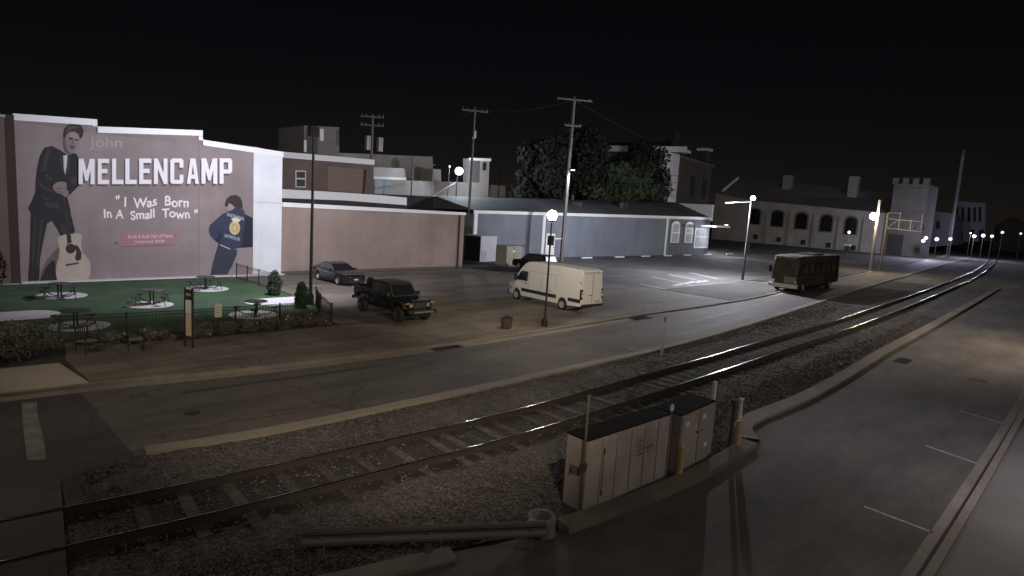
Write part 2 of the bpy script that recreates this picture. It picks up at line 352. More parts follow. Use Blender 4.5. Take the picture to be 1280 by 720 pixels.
cover(240, 516, .22, 'little round valve cover in the road near the cross street')

# ================================================================== RAILWAY
SC = .967
rc = smoothline([(x*SC,y*SC) for x, y in [(-30,17.2),(-12,14.8),(1,12.98),(5.5,12.42),(13,11.9),(24,11.98),(45,12.4),(65,13.3),(90,14.7),(120,16.6),(160,20),(230,27)]], .5)
def lineat(x):
    xs = [p[0] for p in rc]; return float(np.interp(x, xs, [p[1] for p in rc]))
nx_ = 320; ny_ = 16; vs = []; xs = np.concatenate([np.linspace(1.6,40,220), np.linspace(40.5,200,100)])
kny = lambda x: float(np.interp(x, [p[0] for p in kn], [p[1] for p in kn]))
ksall = ks+ks2
ksy = lambda x: float(np.interp(x, [p[0] for p in ksall], [p[1] for p in ksall]))
for x in xs:
    y0 = ksy(x)+.1; y1 = kny(x)-.0 if x > 3.9 else 15.3-.9*(3.9-x)
    for j in range(ny_+1):
        t = j/ny_; y = y0+(y1-y0)*t; d = abs(y-lineat(x))
        z = .01+.05*math.exp(-((d-1.9)/.6)**2)+rng.normal(0,.012)
        if x < 2.6: z = min(z, -.01+.05*(x-1.6))
        vs.append((x, y, z))
k = ny_+1
fs = [(i*k+j, (i+1)*k+j, (i+1)*k+j+1, i*k+j+1) for i in range(len(xs)-1) for j in range(ny_)]
def gravelmat():
    M = mat('ballast_stone', (.09,.08,.076), .95, var=.5, scale=14, var2=.35, scale2=.5, bump=.5, bscale=18)
    n = M.node_tree.nodes; l = M.node_tree.links; b = n['Principled BSDF']
    tc = n.new('ShaderNodeTexCoord'); vo = n.new('ShaderNodeTexVoronoi'); vo.inputs['Scale'].default_value = 22
    l.new(tc.outputs['Object'], vo.inputs['Vector'])
    hs = n.new('ShaderNodeSeparateColor'); l.new(vo.outputs['Color'], hs.inputs[0])
    rp = n.new('ShaderNodeMapRange'); rp.inputs[3].default_value = .25; rp.inputs[4].default_value = 1.7; l.new(hs.outputs[0], rp.inputs[0])
    old = b.inputs['Base Color'].links[0].from_socket
    vm = n.new('ShaderNodeVectorMath'); vm.operation = 'SCALE'; l.new(old, vm.inputs[0]); l.new(rp.outputs[0], vm.inputs['Scale']); l.new(vm.outputs[0], b.inputs['Base Color'])
    bp = n.new('ShaderNodeBump'); bp.inputs['Strength'].default_value = 1; bp.inputs['Distance'].default_value = .05; l.new(vo.outputs['Distance'], bp.inputs['Height']); bp.invert = True
    l.new(bp.outputs[0], b.inputs['Normal'])
    return M
ballast_m = gravelmat()
struct(MB().add(vs, fs).build('ballast', ballast_m))
def stones():
    N = 30000; x = 2.5+rng.power(.6, N)*52; V = []; F = []
    octv = np.array([(1,0,0),(-1,0,0),(0,1,0),(0,-1,0),(0,0,1),(0,0,-1)], float); octf = [(0,2,4),(2,1,4),(1,3,4),(3,0,4),(2,0,5),(1,2,5),(3,1,5),(0,3,5)]
    for i in range(N):
        xx = x[i]; y0 = ksy(xx)+.3; y1 = kny(xx)-.1; y = y0+(y1-y0)*rng.random(); d = abs(y-lineat(xx))
        if d < 1.55 and rng.random() < .75: continue
        s = rng.uniform(.018,.042)*(1+xx/80); o = len(V)
        th = rng.random()*6.28; c_, s_ = math.cos(th), math.sin(th)
        q = octv*rng.uniform(.6,1.2,(6,1))*s*np.array([1.2,.9,.75])
        V += [(xx+a*c_-b*s_, y+a*s_+b*c_, .045+cc) for a, b, cc in q]; F += [tuple(v+o for v in f) for f in octf]
    return MB().add(V, F)
sm = mat('loose_stone', (.15,.135,.128), .9, var=1., scale=5, tint=(.03,.025,.024))
struct(stones().build('gravel', sm), 'stuff')
trk = thing('railroad_track', 'single railway track on gravel ballast running beside the road', 'railway track', (1,12.5,0))
rail_m = mat('rail_steel', (.055,.045,.04), .7, .4, var=.3)
head_m = mat('polished_rail', (.2,.19,.18), .15, 1., var=.15, scale=8)
for sgn in (-1, 1):
    o = sgn*.75
    pr = MB(); ribbon(pr, [p for p in rc if p[0] > -20], [(o-.07,.03),(o-.07,.045),(o-.012,.06),(o-.012,.155),(o-.034,.165),(o-.034,.197),(o+.034,.197),(o+.034,.165),(o+.012,.155),(o+.012,.06),(o+.07,.045),(o+.07,.03)], True)
    rail = pr.build('rail', rail_m, trk)
    hd = MB(); ribbon(hd, [p for p in rc if p[0] > -20], [(o-.031,.1985),(o-.025,.2025),(o+.025,.2025),(o+.031,.1985)]); hd.build('rail_head', head_m, rail, smooth=True)
tie_ms = [mat('tie_wood', (.05,.042,.038), .9, var=.5, scale=5), mat('weathered_tie', (.11,.096,.086), .95, var=1., scale=3.5, tint=(.04,.034,.03))]
bedm = mat('oily_ballast', (.03,.026,.024), .95, var=.7, scale=9, var2=.4, scale2=.8, bump=.9, bscale=30)
bd_ = MB(); ribbon(bd_, [p for p in rc if 2.5 < p[0] < 150], [(-1.45,-.02),(-1.15,.034),(1.15,.034),(1.45,-.02)]); struct(bd_.build('track_bed', bedm))
acc = 0; nt_ = 0; rest = MB()
for a, b in zip(rc, rc[1:]):
    L = math.hypot(b[0]-a[0], b[1]-a[1]); acc += L
    if acc > .56:
        acc = 0
        if a[0] < 2.4 or a[0] > 150: continue
        an = math.atan2(b[1]-a[1], b[0]-a[0]); c = (a[0],a[1])
        for mbx in [rest if nt_ >= 100 else MB()]:
            e = rng.normal(0,.04); z = .045+rng.uniform(-.012,.01)
            mbx.box((c[0]-.115,c[1]-1.3+e,-.1), (c[0]+.115,c[1]+1.3+e,z), an+rng.normal(0,.01), c)
            if nt_ < 100: mbx.build('tie', tie_ms[1 if rng.random() < .55 else 0], trk)
        nt_ += 1
struct(rest.build('ties', tie_ms[0], trk), 'stuff')
# street crossing over the track
cr = [p for p in rc if -25 < p[0] < 2.3]
for nm, a, b in [('crossing_panel', -.68, .68), ('crossing_panel', .84, 2.6), ('crossing_panel', -3.2, -.84)]:
    pp = MB(); ribbon(pp, cr, [(a,-.05),(a,.185 if a > -1 else .0),(b,.185 if b < 1 else .0),(b,-.05)], True); tag(pp.build(nm, asphalt_d), {-.68:'dark crossing panel between the two rails', .84:'dark crossing panel beyond the far rail', -3.2:'dark crossing panel in front of the near rail'}[a], 'crossing')
cr = [p for p in rc if 86 < p[0] < 100]
pp = MB(); ribbon(pp, cr, [(.84,.0),(.84,.12),(5.4,.03),(5.4,.0)], True); struct(pp.build('far_crossing_apron', apron_m))

# ================================================================== MURAL BUILDING
YM = 45.3
px = lambda pts, y0: [PY(a, b, y0) for a, b in pts]
wallm = mat('mauve_wall', (.22,.182,.185), .85, var=.18, scale=.8, var2=.12, scale2=.3, bump=.06)
streaks(wallm, .88, 1.04)
mb_ = thing('mural_building', 'tall mauve building painted with a mural of a man with a guitar', 'building', (12,YM,0))
X0, XM, X1 = 5.22, 18.72, 20.86
prof = [(X0,9.62),(9.0,9.85),(9.0,9.42),(15.05,9.98),(15.05,9.38),(18.72,9.3),(X1,9.15)]
MB().ypr([(X0,-.1)]+prof[:6]+[(XM,-.1)], YM, YM+16).build('wall', wallm, mb_)
wh = MB().ypr([(XM+.002,-.1)]+[(XM+.002,9.3),(X1,9.15)]+[(X1,-.1)], YM-.03, YM+16).build('white_bay', mat('white_render', (.62,.66,.7), .8, var=.12, scale=1.2, var2=.1, scale2=.4), mb_)
MB().box((XM,YM-.034,5.35), (X1,YM-.03,5.39)).build('control_joint', mat('joint_grey', (.35,.37,.4), .9), wh)
cp = MB()
steps = [(X0-.05,9.62),(9.0,9.85),(9.0,9.42),(15.05,9.98),(15.05,9.38),(X1+.05,9.15)]
th_ = .34
def cope(a, b): cp.ypr([(a[0],a[1]-th_),(b[0],b[1]-th_),(b[0],b[1]+.03),(a[0],a[1]+.03)], YM-.09, YM+.4)
cope(steps[0], (9.2,9.86)); cope((9.21,9.44), (15.25,9.99)); cope((15.26,9.37), steps[5])
cp.box((8.95,YM-.085,9.45), (9.2,YM+.38,9.5)); cp.box((15.0,YM-.085,9.35), (15.25,YM+.38,9.62))
cp.build('coping', coping_m, mb_)
MB().box((X0,YM-.5,-.05), (X1,YM-.001,.1)).build('base_strip', pad_m, mb_)
# painted figures and lettering (paint layers on the wall)
P_ = {}
def paint(name, rows, parent, lab=None):
    """rows: list of (material, polygon in photo pixels, layer)"""
    first = None
    for i, (mm, poly, lay) in enumerate(rows):
        y = YM-.003*lay
        o = MB().face([(x,y,z) for x, z in px(poly, YM)]).build(name if i == 0 else rows[i][0].name.replace('paint_',''), mm, parent if i == 0 else first)
        if i == 0: first = o
    return first
pm = lambda n, c, v=.3, s=2.5: mat('paint_'+n, c, .85, var=v, scale=s)
def A1(pts): return [(20+x/3.345, 145+y/3.349) for x, y in pts]
def circ(cx, cy, rx, ry, n=20): return [(cx+rx*math.cos(2*PI*i/n), cy+ry*math.sin(2*PI*i/n)) for i in range(n)]
suit = pm('dark_suit', (.018,.017,.02)); suit2 = pm('suit_fold', (.04,.037,.042)); skin = pm('grey_skin', (.2,.16,.155)); skin2 = pm('skin_shade', (.1,.08,.08)); hairm = pm('hair', (.03,.026,.026)); shirt = pm('shirt', (.5,.5,.56))
gt = pm('guitar_top', (.4,.34,.3)); gd = pm('guitar_dark', (.03,.025,.025)); shade_p = pm('painted_shadow', (.12,.095,.1))
mural = MB().face([(X0+.01,YM-.002,.1),(XM-.01,YM-.002,.1),(XM-.01,YM-.002,8.95),(15.0,YM-.002,9.0),(9.1,YM-.002,9.05),(X0+.01,YM-.002,9.2)]).build('mural', streaks(brickmat('paint_mauve_ground', (.25,.212,.213), (.232,.196,.198), 1.25, .2), .86, 1.05, .5), mb_)
tr_l = A1([(62,398),(60,460),(58,560),(50,690),(60,706),(90,701),(98,680),(100,600),(115,520),(130,450),(150,440),(170,470),(185,500),(200,510),(240,495),(247,480),(228,408)])
jk = A1([(196,150),(150,125),(118,133),(100,165),(88,215),(82,270),(80,320),(66,355),(50,385),(58,402),(110,408),(150,412),(185,407),(215,412),(230,405),(222,370),(214,340),(235,320),(255,300),(265,285),(262,240),(266,190),(255,160),(240,155),(215,165)])
man = paint('painted_man', [
    (suit, jk, 3), (shade_p, A1([(100,690),(104,655),(130,600),(165,560),(176,548),(182,565),(172,600),(165,650),(172,692),(140,697)]), 2), (suit, tr_l, 2.6),
    (suit, A1([(100,690),(110,665),(128,630),(150,605),(163,605),(165,650),(172,690),(140,697)]), 2.8),
    (suit2, A1([(150,128),(125,150),(112,200),(116,255),(128,210),(140,160)]), 3.3), (suit2, A1([(215,170),(228,180),(214,240),(205,250),(210,210)]), 3.4), (suit2, A1([(100,330),(150,345),(180,340),(120,352)]), 3.3), (suit2, A1([(78,420),(84,420),(78,560),(68,690),(66,560)]), 3.3),
    (skin, A1([(198,88),(208,72),(225,62),(255,68),(267,92),(258,118),(246,140),(233,155),(215,162),(204,152),(196,120),(192,105)]), 3.2),
    (skin2, A1([(198,95),(206,100),(210,130),(222,152),(233,154),(215,162),(204,152),(196,120)]), 3.6),
    (hairm, A1([(196,88),(198,62),(208,44),(228,33),(252,32),(272,40),(283,60),(279,84),(268,98),(262,76),(244,64),(220,68),(208,82),(203,100)]), 3.9),
    (gd, A1([(222,92),(238,95),(238,98),(222,96)]), 4), (gd, A1([(246,97),(258,100),(258,103),(246,100)]), 4), (skin2, A1([(240,98),(245,114),(240,117),(236,114)]), 4), (gd, A1([(226,130),(240,131),(240,134),(226,133)]), 4),
    (pm('skin_light', (.27,.22,.21)), A1([(226,67),(252,71),(262,90),(256,112),(243,114),(234,98),(222,84)]), 3.65),
    (gd, A1([(220,89),(240,92),(239,101),(224,99)]), 3.7), (gd, A1([(246,95),(260,99),(258,105),(246,103)]), 3.7), (skin2, A1([(222,120),(246,126),(243,138),(226,134)]), 3.62), (skin2, A1([(197,100),(204,102),(206,122),(199,120)]), 3.95),
    (pm('hair_light', (.075,.065,.062)), A1([(214,48),(246,40),(266,50),(244,50),(216,58)]), 4.1), (pm('hair_light', (.075,.065,.062)), A1([(203,72),(212,58),(236,54),(214,68)]), 4.1),
    (suit2, A1([(196,158),(204,205),(201,246),(189,215),(184,178)]), 3.5), (suit2, A1([(228,166),(226,215),(208,249),(216,200)]), 3.5), (suit2, A1([(104,215),(120,235),(150,262),(150,272),(112,245)]), 3.3), (suit2, A1([(230,255),(258,262),(250,285),(226,280)]), 3.3),
    (suit2, A1([(90,270),(130,300),(158,312),(150,322),(104,300)]), 3.3), (suit2, A1([(190,440),(206,470),(214,500),(202,505),(188,475)]), 3.3), (suit2, A1([(104,430),(116,432),(100,540),(92,640),(84,640),(90,540)]), 3.3), (suit2, A1([(120,360),(176,366),(190,390),(122,378)]), 3.3),
    (shirt, A1([(198,166),(215,163),(213,200),(205,246),(200,220)]), 3.7),
    (skin, A1([(154,292),(168,278),(192,274),(208,278),(213,292),(210,304),(220,316),(220,332),(206,341),(192,328),(168,320),(156,306)]), 4.2),
    (skin2, A1([(168,300),(206,304),(206,307),(168,304)]), 4.5), (skin2, A1([(172,312),(200,322),(199,325),(171,315)]), 4.5)], mural)
MB().box((14.98,YM-.0045,.1), (15.02,YM-.003,8.9)).build('wall_seam', pm('seam_mauve', (.15,.12,.125)), mural)
gtr = paint('painted_guitar', [
    (gt, A1([(175,507),(200,497),(240,492),(265,492),(275,500),(273,540),(277,572),(296,590),(310,612),(312,650),(304,680),(288,693),(240,698),(195,698),(175,690),(167,665),(168,625),(181,592),(183,560),(175,535)]), 4.6),
    (gd, A1([(196,345),(208,345),(233,530),(214,535)]), 5), (gd, A1(circ(228,555,21,21)), 5), (gd, A1([(245,538),(260,545),(274,572),(272,600),(255,608),(246,595),(252,570)]), 5.2), (gd, A1([(206,621),(262,612),(263,618),(209,628)]), 5)], mural)
def A2(pts): return [(240+x/5.76, 235+y/5.76) for x, y in pts]
navy = pm('navy_jacket', (.03,.038,.068)); navy2 = pm('navy_shade', (.012,.016,.035)); gold = pm('gold_emblem', (.5,.42,.22)); jean = pm('dark_denim', (.03,.036,.06)); pale = pm('pale_thread', (.35,.4,.48))
kid = paint('painted_youth', [
    (navy, A2([(268,165),(300,140),(340,150),(370,155),(385,190),(437,215),(437,425),(350,430),(300,440),(240,420),(190,400),(160,375),(130,345),(119,300),(130,265),(170,230),(215,190)]), 3),
    (navy2, A2([(385,192),(437,216),(437,425),(352,430),(362,395),(368,330),(380,260)]), 3.4), (navy2, A2([(200,300),(215,350),(198,398),(160,374),(190,350)]), 3.4),
    (jean, A2([(190,400),(240,420),(300,440),(325,445),(322,480),(290,560),(265,600),(255,640),(128,640),(140,580),(160,500),(178,440)]), 2.6),
    (pm('youth_skin', (.3,.24,.23)), A2([(258,125),(280,112),(302,125),(300,150),(270,166),(258,155)]), 3.3),
    (hairm, A2([(235,118),(250,76),(280,53),(315,48),(345,65),(362,100),(365,148),(332,152),(300,132),(280,112),(262,110),(258,130),(241,138)]), 3.6),
    (gold, A2(circ(307,287,39,50)), 3.8), (pm('emblem_top', (.6,.58,.45)), A2([(281,222),(312,212),(354,226),(336,246),(300,246)]), 4), (pm('emblem_line', (.32,.22,.1)), A2(circ(307,290,22,30,14)), 4.1), (gold, A2(circ(307,290,17,25,14)), 4.3),
    (pale, A2([(203,405),(276,436),(276,444),(201,413)]), 3.7)], mural)
tx = MB()
def a2q(tl, tr, bl, br, y0): return quadmap(*[A2([q])[0] for q in (tl, tr, bl, br)], y0)
add_text(tx, 'INDIANA', a2q((254,178),(378,210),(252,202),(374,236),YM-.0135), bold=.02)
add_text(tx, 'SEYMOUR', a2q((236,330),(348,358),(232,352),(344,384),YM-.0135), bold=.02)
tx.build('jacket_lettering', pale, kid)
lw = pm('letter_white', (.72,.71,.76), .12); lsh = pm('letter_shadow', (.1,.075,.08), .2)
BL = {'M': [[(0,0),(0,1),(.3,1),(.5,.52),(.7,1),(1,1),(1,0),(.75,0),(.75,.55),(.57,.13),(.43,.13),(.25,.55),(.25,0)]],
 'E': [[(0,0),(0,1),(1,1),(1,.83),(.34,.83),(.34,.6),(.86,.6),(.86,.43),(.34,.43),(.34,.17),(1,.17),(1,0)]], 'L': [[(0,0),(0,1),(.36,1),(.36,.17),(1,.17),(1,0)]],
 'N': [[(0,0),(0,1),(.28,1),(.71,.42),(.71,1),(1,1),(1,0),(.73,0),(.29,.6),(.29,0)]],
 'C': [[(.14,0),(0,.08),(0,.92),(.14,1),(.86,1),(1,.92),(1,.64),(.7,.64),(.7,.84),(.31,.84),(.31,.16),(.7,.16),(.7,.36),(1,.36),(1,.08),(.86,0)]],
 'A': [[(0,0),(.3,1),(.5,1),(.5,.76),(.4,.36),(.5,.36),(.5,.2),(.35,.2),(.29,0)], [(1,0),(.71,0),(.65,.2),(.5,.2),(.5,.36),(.6,.36),(.5,.76),(.5,1),(.7,1)]],
 'P': [[(0,0),(0,1),(.32,1),(.32,0)], [(.32,1),(.86,1),(1,.92),(1,.48),(.86,.4),(.32,.4),(.32,.56),(.68,.56),(.68,.84),(.32,.84)]]}
LX = [(98.3,118.2),(122.2,136.3),(140,154.1),(156.7,170.8),(174,189.1),(192.3,209.3),(212.8,229.2),(233.5,248.6),(251.8,271.5),(274.4,290.1)]
def block_letters(dx, dy, y):
    q = MB()
    for chx, (a, b) in zip('MELLENCAMP', LX):
        for pl in BL[chx]:
            q.face([(lambda c: (c[0],y,c[1]))(PY(a+u*(b-a)+dx, 230.3-(a-98)*.004-v*31.8+dy, YM)) for u, v in pl])
    return q
o = block_letters(0,0,YM-.012).build('big_lettering', lw, mural)
block_letters(-1.8,2.6,YM-.009).build('lettering_shadow', lsh, o)
t3 = MB(); add_text(t3, 'John', quadmap((111,171),(153,172),(111,188),(153,188),YM-.006), bold=.02); t3.build('faint_lettering', pm('faint_mauve', (.33,.27,.29), .2), mural)
def wob(f): return lambda u, v: f(u+.004*math.sin(23*u+5*v), v+.10*math.sin(11*u+1)+.05*math.sin(37*u))
t4 = MB(); add_text(t4, '" I  Was  Born', wob(quadmap((145,246),(236,245),(145,259),(236,258),YM-.006)), bold=.02); t4.build('quote_lettering', lw, mural); t4 = MB()
add_text(t4, 'In A  Small  Town "', wob(quadmap((130,262),(247,260.5),(130,274),(247,272.5),YM-.006)), bold=.02); t4.build('quote_lettering', lw, mural)
def A3(pts): return [(140+x/9, 235+y/9) for x, y in pts]
pq = paint('inscription_band', [(pm('dusty_red', (.29,.17,.19), .35), A3([(95,575),(120,522),(180,490),(300,487),(755,482),(755,590),(700,637),(112,657),(106,615)]), 3), (pm('dark_red', (.13,.08,.09)), A3([(112,657),(700,637),(712,645),(118,664)]), 3.3)], mural)
t5 = MB(); add_text(t5, 'Rock & Roll Hall of Fame', quadmap(*A3([(180,527),(684,515),(180,568),(684,556)]),YM-.013), bold=.02)
add_text(t5, 'Inducted 2008', quadmap(*A3([(265,590),(592,580),(265,620),(592,612)]),YM-.013), bold=.02); t5.build('small_lettering', pm('pink_letter', (.55,.4,.42), .1), pq)
MB().box((10.0,YM-.05,2.3), (10.15,YM-.004,2.42)).build('wall_outlet', mat('outlet_grey', (.12,.1,.1), .6), mb_)
# neighbour at the left edge
nb = thing('brown_building', 'brown building edge at the far left of the mural wall', 'building', (2,YM,0))
MB().box((-14,YM-.35,-.1), (4.75,YM+14,9.35)).build('wall', mat('brown_render', (.12,.085,.075), .9, var=.3, scale=.7, var2=.2), nb)
MB().box((-14,YM-.42,9.352), (4.8,YM+14,9.5)).build('coping', mat('dim_coping', (.3,.3,.31), .7), nb)
MB().box((4.77,YM-.25,-.1), (5.2,YM-.02,9.55)).build('downpipe', mat('rusty_brown', (.035,.018,.012), .8, var=.4), nb)

# ================================================================== TAN WING + GREY BLOCKS BEHIND
tw = thing('tan_building', 'long low tan building with white coping right of the mural', 'building', (30,YM,0))
TX1 = 39.0
tanm = streaks(brickmat('tan_wall', (.285,.228,.205), (.262,.21,.19), 1.25, .2), .88, 1.05, .5); MB().box((X1+.003,YM,-.1), (TX1,YM+12,5.12)).build('wall', tanm, tw)
MB().ypr([(X1+.01,5.122),(TX1+.08,5.122),(TX1+.08,5.36),(X1+.01,5.46)], YM-.1, YM+.35).build('coping', coping_m, tw)
MB().box((X1+.01,YM+.36,5.124), (TX1+.05,YM+12,5.2)).build('roof', mat('dark_roof', (.03,.03,.034), .9, var=.4, scale=.5), tw)
MB().box((X1+.01,YM-.02,-.05), (TX1,YM-.002,.22)).build('plinth', mat('plinth_grey', (.1,.085,.078), .9), tw)
MB().box((38.3,YM-.12,.0), (38.42,YM-.003,5.1)).build('downpipe', mat('rusty_brown', (.035,.018,.012)), tw)
def block(name, label, y0, y1, poly, m_, cop=None, cz=.25, parts=()):
    """building seen side-on; poly is the facade outline in photo pixels at depth y0"""
    pts = px(poly, y0); xs_ = [p[0] for p in pts]
    t = thing(name, label, 'building', ((min(xs_)+max(xs_))/2, y0, 0))
    MB().ypr(pts, y0, y1).build('wall', m_, t)
    if cop:
        a = PY(*cop[0], y0); b = PY(*cop[1], y0)
        MB().ypr([(a[0]-.05,a[1]-cz),(b[0]+.05,b[1]-cz),(b[0]+.05,b[1]+.03),(a[0]-.05,a[1]+.03)], y0-.12, y0+.4).build('coping', coping_m, t)
    for nm, mm, poly2, dd in parts:
        MB().ypr(px(poly2, y0), y0-dd, y0-.002).build(nm, mm, t)
    return t
bb = brickmat('brown_brick', (.14,.105,.09), (.1,.09,.08), 3.)
gb = brickmat('grey_brick', (.2,.18,.175), (.16,.15,.14), 3.)
cb_ = brickmat('cream_brick', (.3,.27,.25), (.22,.2,.19), 3.)
block('parapet_wall', 'low white wall on the roof behind the tan building', 52, 52.5, [(352,237),(476,244),(508,248),(508,266),(352,258)], mat('dark_roof', (.03,.03,.034)), None, .2, [('white_face', coping_m, [(352,236.5),(410,239.5),(476,244),(508,247),(508,256.5),(430,250.5),(352,247.5)], .06)])
t = block('brick_building', 'two storey brown brick building with one white framed window', 56, 66, [(352,190),(467,199.5),(467,262),(352,250)], bb, ((352,190),(467,200)), .5,
    [('brick_patch', mat('pale_brick', (.19,.14,.115), .9), [(410,208),(457,212),(457,241),(410,238)], .01), ('downpipe', mat('rusty_brown', (.035,.018,.012)), [(455,212),(457.5,212),(455.5,243),(453,243)], .1)])
wf = MB(); wy = 56
wf.ypr(px([(369,213),(382,213.5),(382,234.5),(369,234)], wy), wy-.06, wy-.003); wfo = wf.build('window', mat('window_white', (.6,.6,.62), .6), t)
MB().ypr(px([(370.3,214.4),(380.8,214.8),(380.8,222.5),(370.3,222.2)], wy), wy-.09, wy-.061).ypr(px([(370.3,224),(380.8,224.4),(380.8,233.2),(370.3,232.8)], wy), wy-.09, wy-.061).build('pane', mat('dim_glass', (.06,.06,.065), .2), wfo)
block('roof_tower', 'square grey stair tower rising above the brown brick building', 62, 68, [(380,157),(424,159),(424,215),(380,215)], gb, None, .2, [('shaded_panel', mat('tower_panel', (.07,.07,.075), .9), [(383,160),(397,160.5),(397,192),(382,191)], .03), ('white_vent', white, [(399.5,161),(404,161),(404,176),(399.5,176)], .1), ('white_pipe', white, [(379.6,175),(382.6,175),(382.4,190),(379.4,190)], .12)])  # shaded_panel: shade put into a darker panel colour
block('grey_block', 'stepped grey brick building behind the transformer pole', 78, 90, [(424,191),(541,196),(541,205),(545,206),(541,208),(541,240),(424,240)], cb_)
block('low_white_block', 'low pale flat roofed building under the grey brick building', 72, 77, [(467,209),(506,210.5),(507,222),(507,240),(467,240)], mat('pale_block', (.4,.38,.37), .85, var=.2), ((467,221),(507,222.5)), .5)
block('roof_cabinet', 'small pale box on the roof beside the bright lamp', 74, 77, [(541,211),(551,212),(551.5,228),(540,228)], mat('pale_block', (.4,.38,.37)))
block('long_grey_building', 'long pale grey building below the bright bluish lamp', 70, 71.5, [(467,224),(600,228.5),(600,252),(467,252)], mat('long_grey', (.27,.25,.24), .88, var=.3, scale=.5, var2=.2), ((540,244.5),(600,247)), .35, [('glazed_front', mat('greyblue_glass', (.2,.23,.27), .4, var=.6, scale=1.5), [(468,225),(488,226),(488,243),(468,242)], .05)])
t = block('corner_tower', 'narrow pale tower with a dark window behind the tall pole', 69, 71, [(590,198),(612,198),(610,250),(590,250)], cb_, ((589,197.5),(613,198.5)), .35, [('window', dark, [(603.5,203),(608,203),(607.5,213),(603,213)], .04), ('shaded_side', mat('tower_shade', (.09,.085,.085), .9), [(590,200),(600,200),(599,228),(590,228)], .02)])  # shaded_side: the tower's shade is painted as a darker panel
block('cream_building', 'pale cream low building left of the big dark trees', 85, 92, [(611,231),(700,236),(700,262),(611,256)], mat('cream_wall', (.38,.35,.32), .88, var=.2))
block('dark_roof_block', 'dark flat roofed building between the tan and the blue building', 60, 69, [(470,243),(594,248),(700,252),(700,275),(470,275)], mat('dark_roof', (.03,.03,.034)))

# ================================================================== BLUE BUILDING
YB = 52.5
bl = thing('blue_building', 'long blue grey building with white trim beside the parking lot', 'building', (74,YB,0))
BX0, BX1 = 46.5, 102.3
bluem = streaks(brickmat('blue_wall', (.18,.2,.24), (.165,.184,.22), 1.25, .2), .88, 1.05, .4)
MB().ypr([(BX0,-.1),(BX1,-.1),(BX1,6.1),(BX0,5.2)], YB, YB+14).build('wall', bluem, bl)
MB().ypr([(BX0-.05,5.2),(BX1+.1,6.1),(BX1+.1,6.55),(BX0-.05,5.55)], YB-.15, YB-.002).build('trim_band', white, bl)
rf = MB().add([(BX0,YB+.02,5.56),(BX1,YB+.02,6.5),(BX1,YB+7,8.9),(BX0,YB+7,6.9),(BX0,YB+14,5.3),(BX1,YB+14,6.2)], [(0,1,2,3),(3,2,5,4),(0,3,4),(1,5,2)]).build('roof', mat('roof_grey', (.085,.09,.1), .8, var=.35, scale=.4, var2=.2), bl)
MB().box((BX1-.1,YB-.2,5.9), (BX1+.35,YB+7,8.75)).build('end_parapet', white, bl)
for a, b in [((593,268),(596,324)), ((679,270),(682,318)), ((834,271),(836.5,312))]:
    p = PY(*a, YB); MB().box((p[0],YB-.05,.0), (p[0]+.5,YB-.001,5.3+(p[0]-BX0)*.016)).build('pilaster_strip', white, bl)
dgrey = mat('corner_bay', (.105,.115,.135), .85, var=.2)
p0 = PY(837,300,YB)[0]; MB().ypr([(p0,.0),(BX1-.02,.0),(BX1-.02,6.08),(p0,5.85)], YB-.03, YB-.001).build('grey_bay', dgrey, bl)
winglass = mat('pale_window_glass', (.5,.55,.58), .25, var=.5, scale=.8, tint=(.12,.14,.16))  # pale mottled pane colour; the glass gives no light
for xa, xb in [(89.3,91.9), (93.7,96.3)]:
    arch = [(xa,2.0),(xb,2.0),(xb,4.9)]+[((xa+xb)/2+(xb-xa)/2*math.cos(t), 4.9+.65*math.sin(t)) for t in np.linspace(0,PI,9)[1:-1]]+[(xa,4.9)]
    f = MB().ypr(arch, YB-.14, YB-.031).build('arched_window', white, bl)
    ins = [((xa+xb)/2+(a-(xa+xb)/2)*.72, 3.5+(b-3.6)*.85) for a, b in arch]
    MB().ypr(ins, YB-.16, YB-.141).build('pane', winglass, f)
    MB().box((xa,YB-.18,3.55), (xb,YB-.161,3.75)).build('sash_bar', white, f)
f = MB().box((97.0,YB-.14,1.1), (102.0,YB-.031,4.9)).build('shop_window', white, bl)
MB().box((97.4,YB-.16,1.4), (101.6,YB-.141,4.5)).build('pane', winglass, f)
MB().box((97.0,YB-.2,3.0), (102.0,YB-.161,3.15)).build('sash_bar', white, f)
MB().box((96.6,YB-1.3,4.85), (107.5,YB-.2,5.15)).build('awning', white, bl)
d = MB().box((59.0,YB-.1,.0), (60.7,YB-.001,3.1)).build('door', white, bl); MB().ball((60.5,YB-.14,1.3), .06).build('handle', black, d)
for i, (a, s) in enumerate([((722,262),1.2), ((776,263),1.4), ((751,258),1.)]):
    x, z = PY(*a, YB+3.5); t = thing('roof_unit', ['dark squat roof fan left on the blue building roof', 'dark squat roof fan right on the blue building roof', 'long low duct between two fans on the blue roof'][i], 'roof vent', (x,YB+3.5,6.2))
    if i < 2:
        MB().box((x-.7*s,YB+3,6.0), (x+.7*s,YB+4,z+.3)).build('curb_box', mat('unit_white', (.4,.4,.42), .6), t)
        MB().lathe([(.01,z+1.0*s),(.75*s,z+.9*s),(.85*s,z+.3)], (x,YB+3.5,0), 14).build('cowl', black, t)
    else: MB().cyl((x-2.5,YB+3,z-.3), (x+3.0,YB+5,z-1.0), .28).build('duct', black, t); MB().box((x+2.7,YB+4.6,6), (x+3.2,YB+5.3,7.2)).build('duct_foot', steel, t)
wsg = 'white wheel stops along the blue building'
wsn = ['first', 'second', 'third', 'fourth', 'fifth', 'sixth', 'seventh']
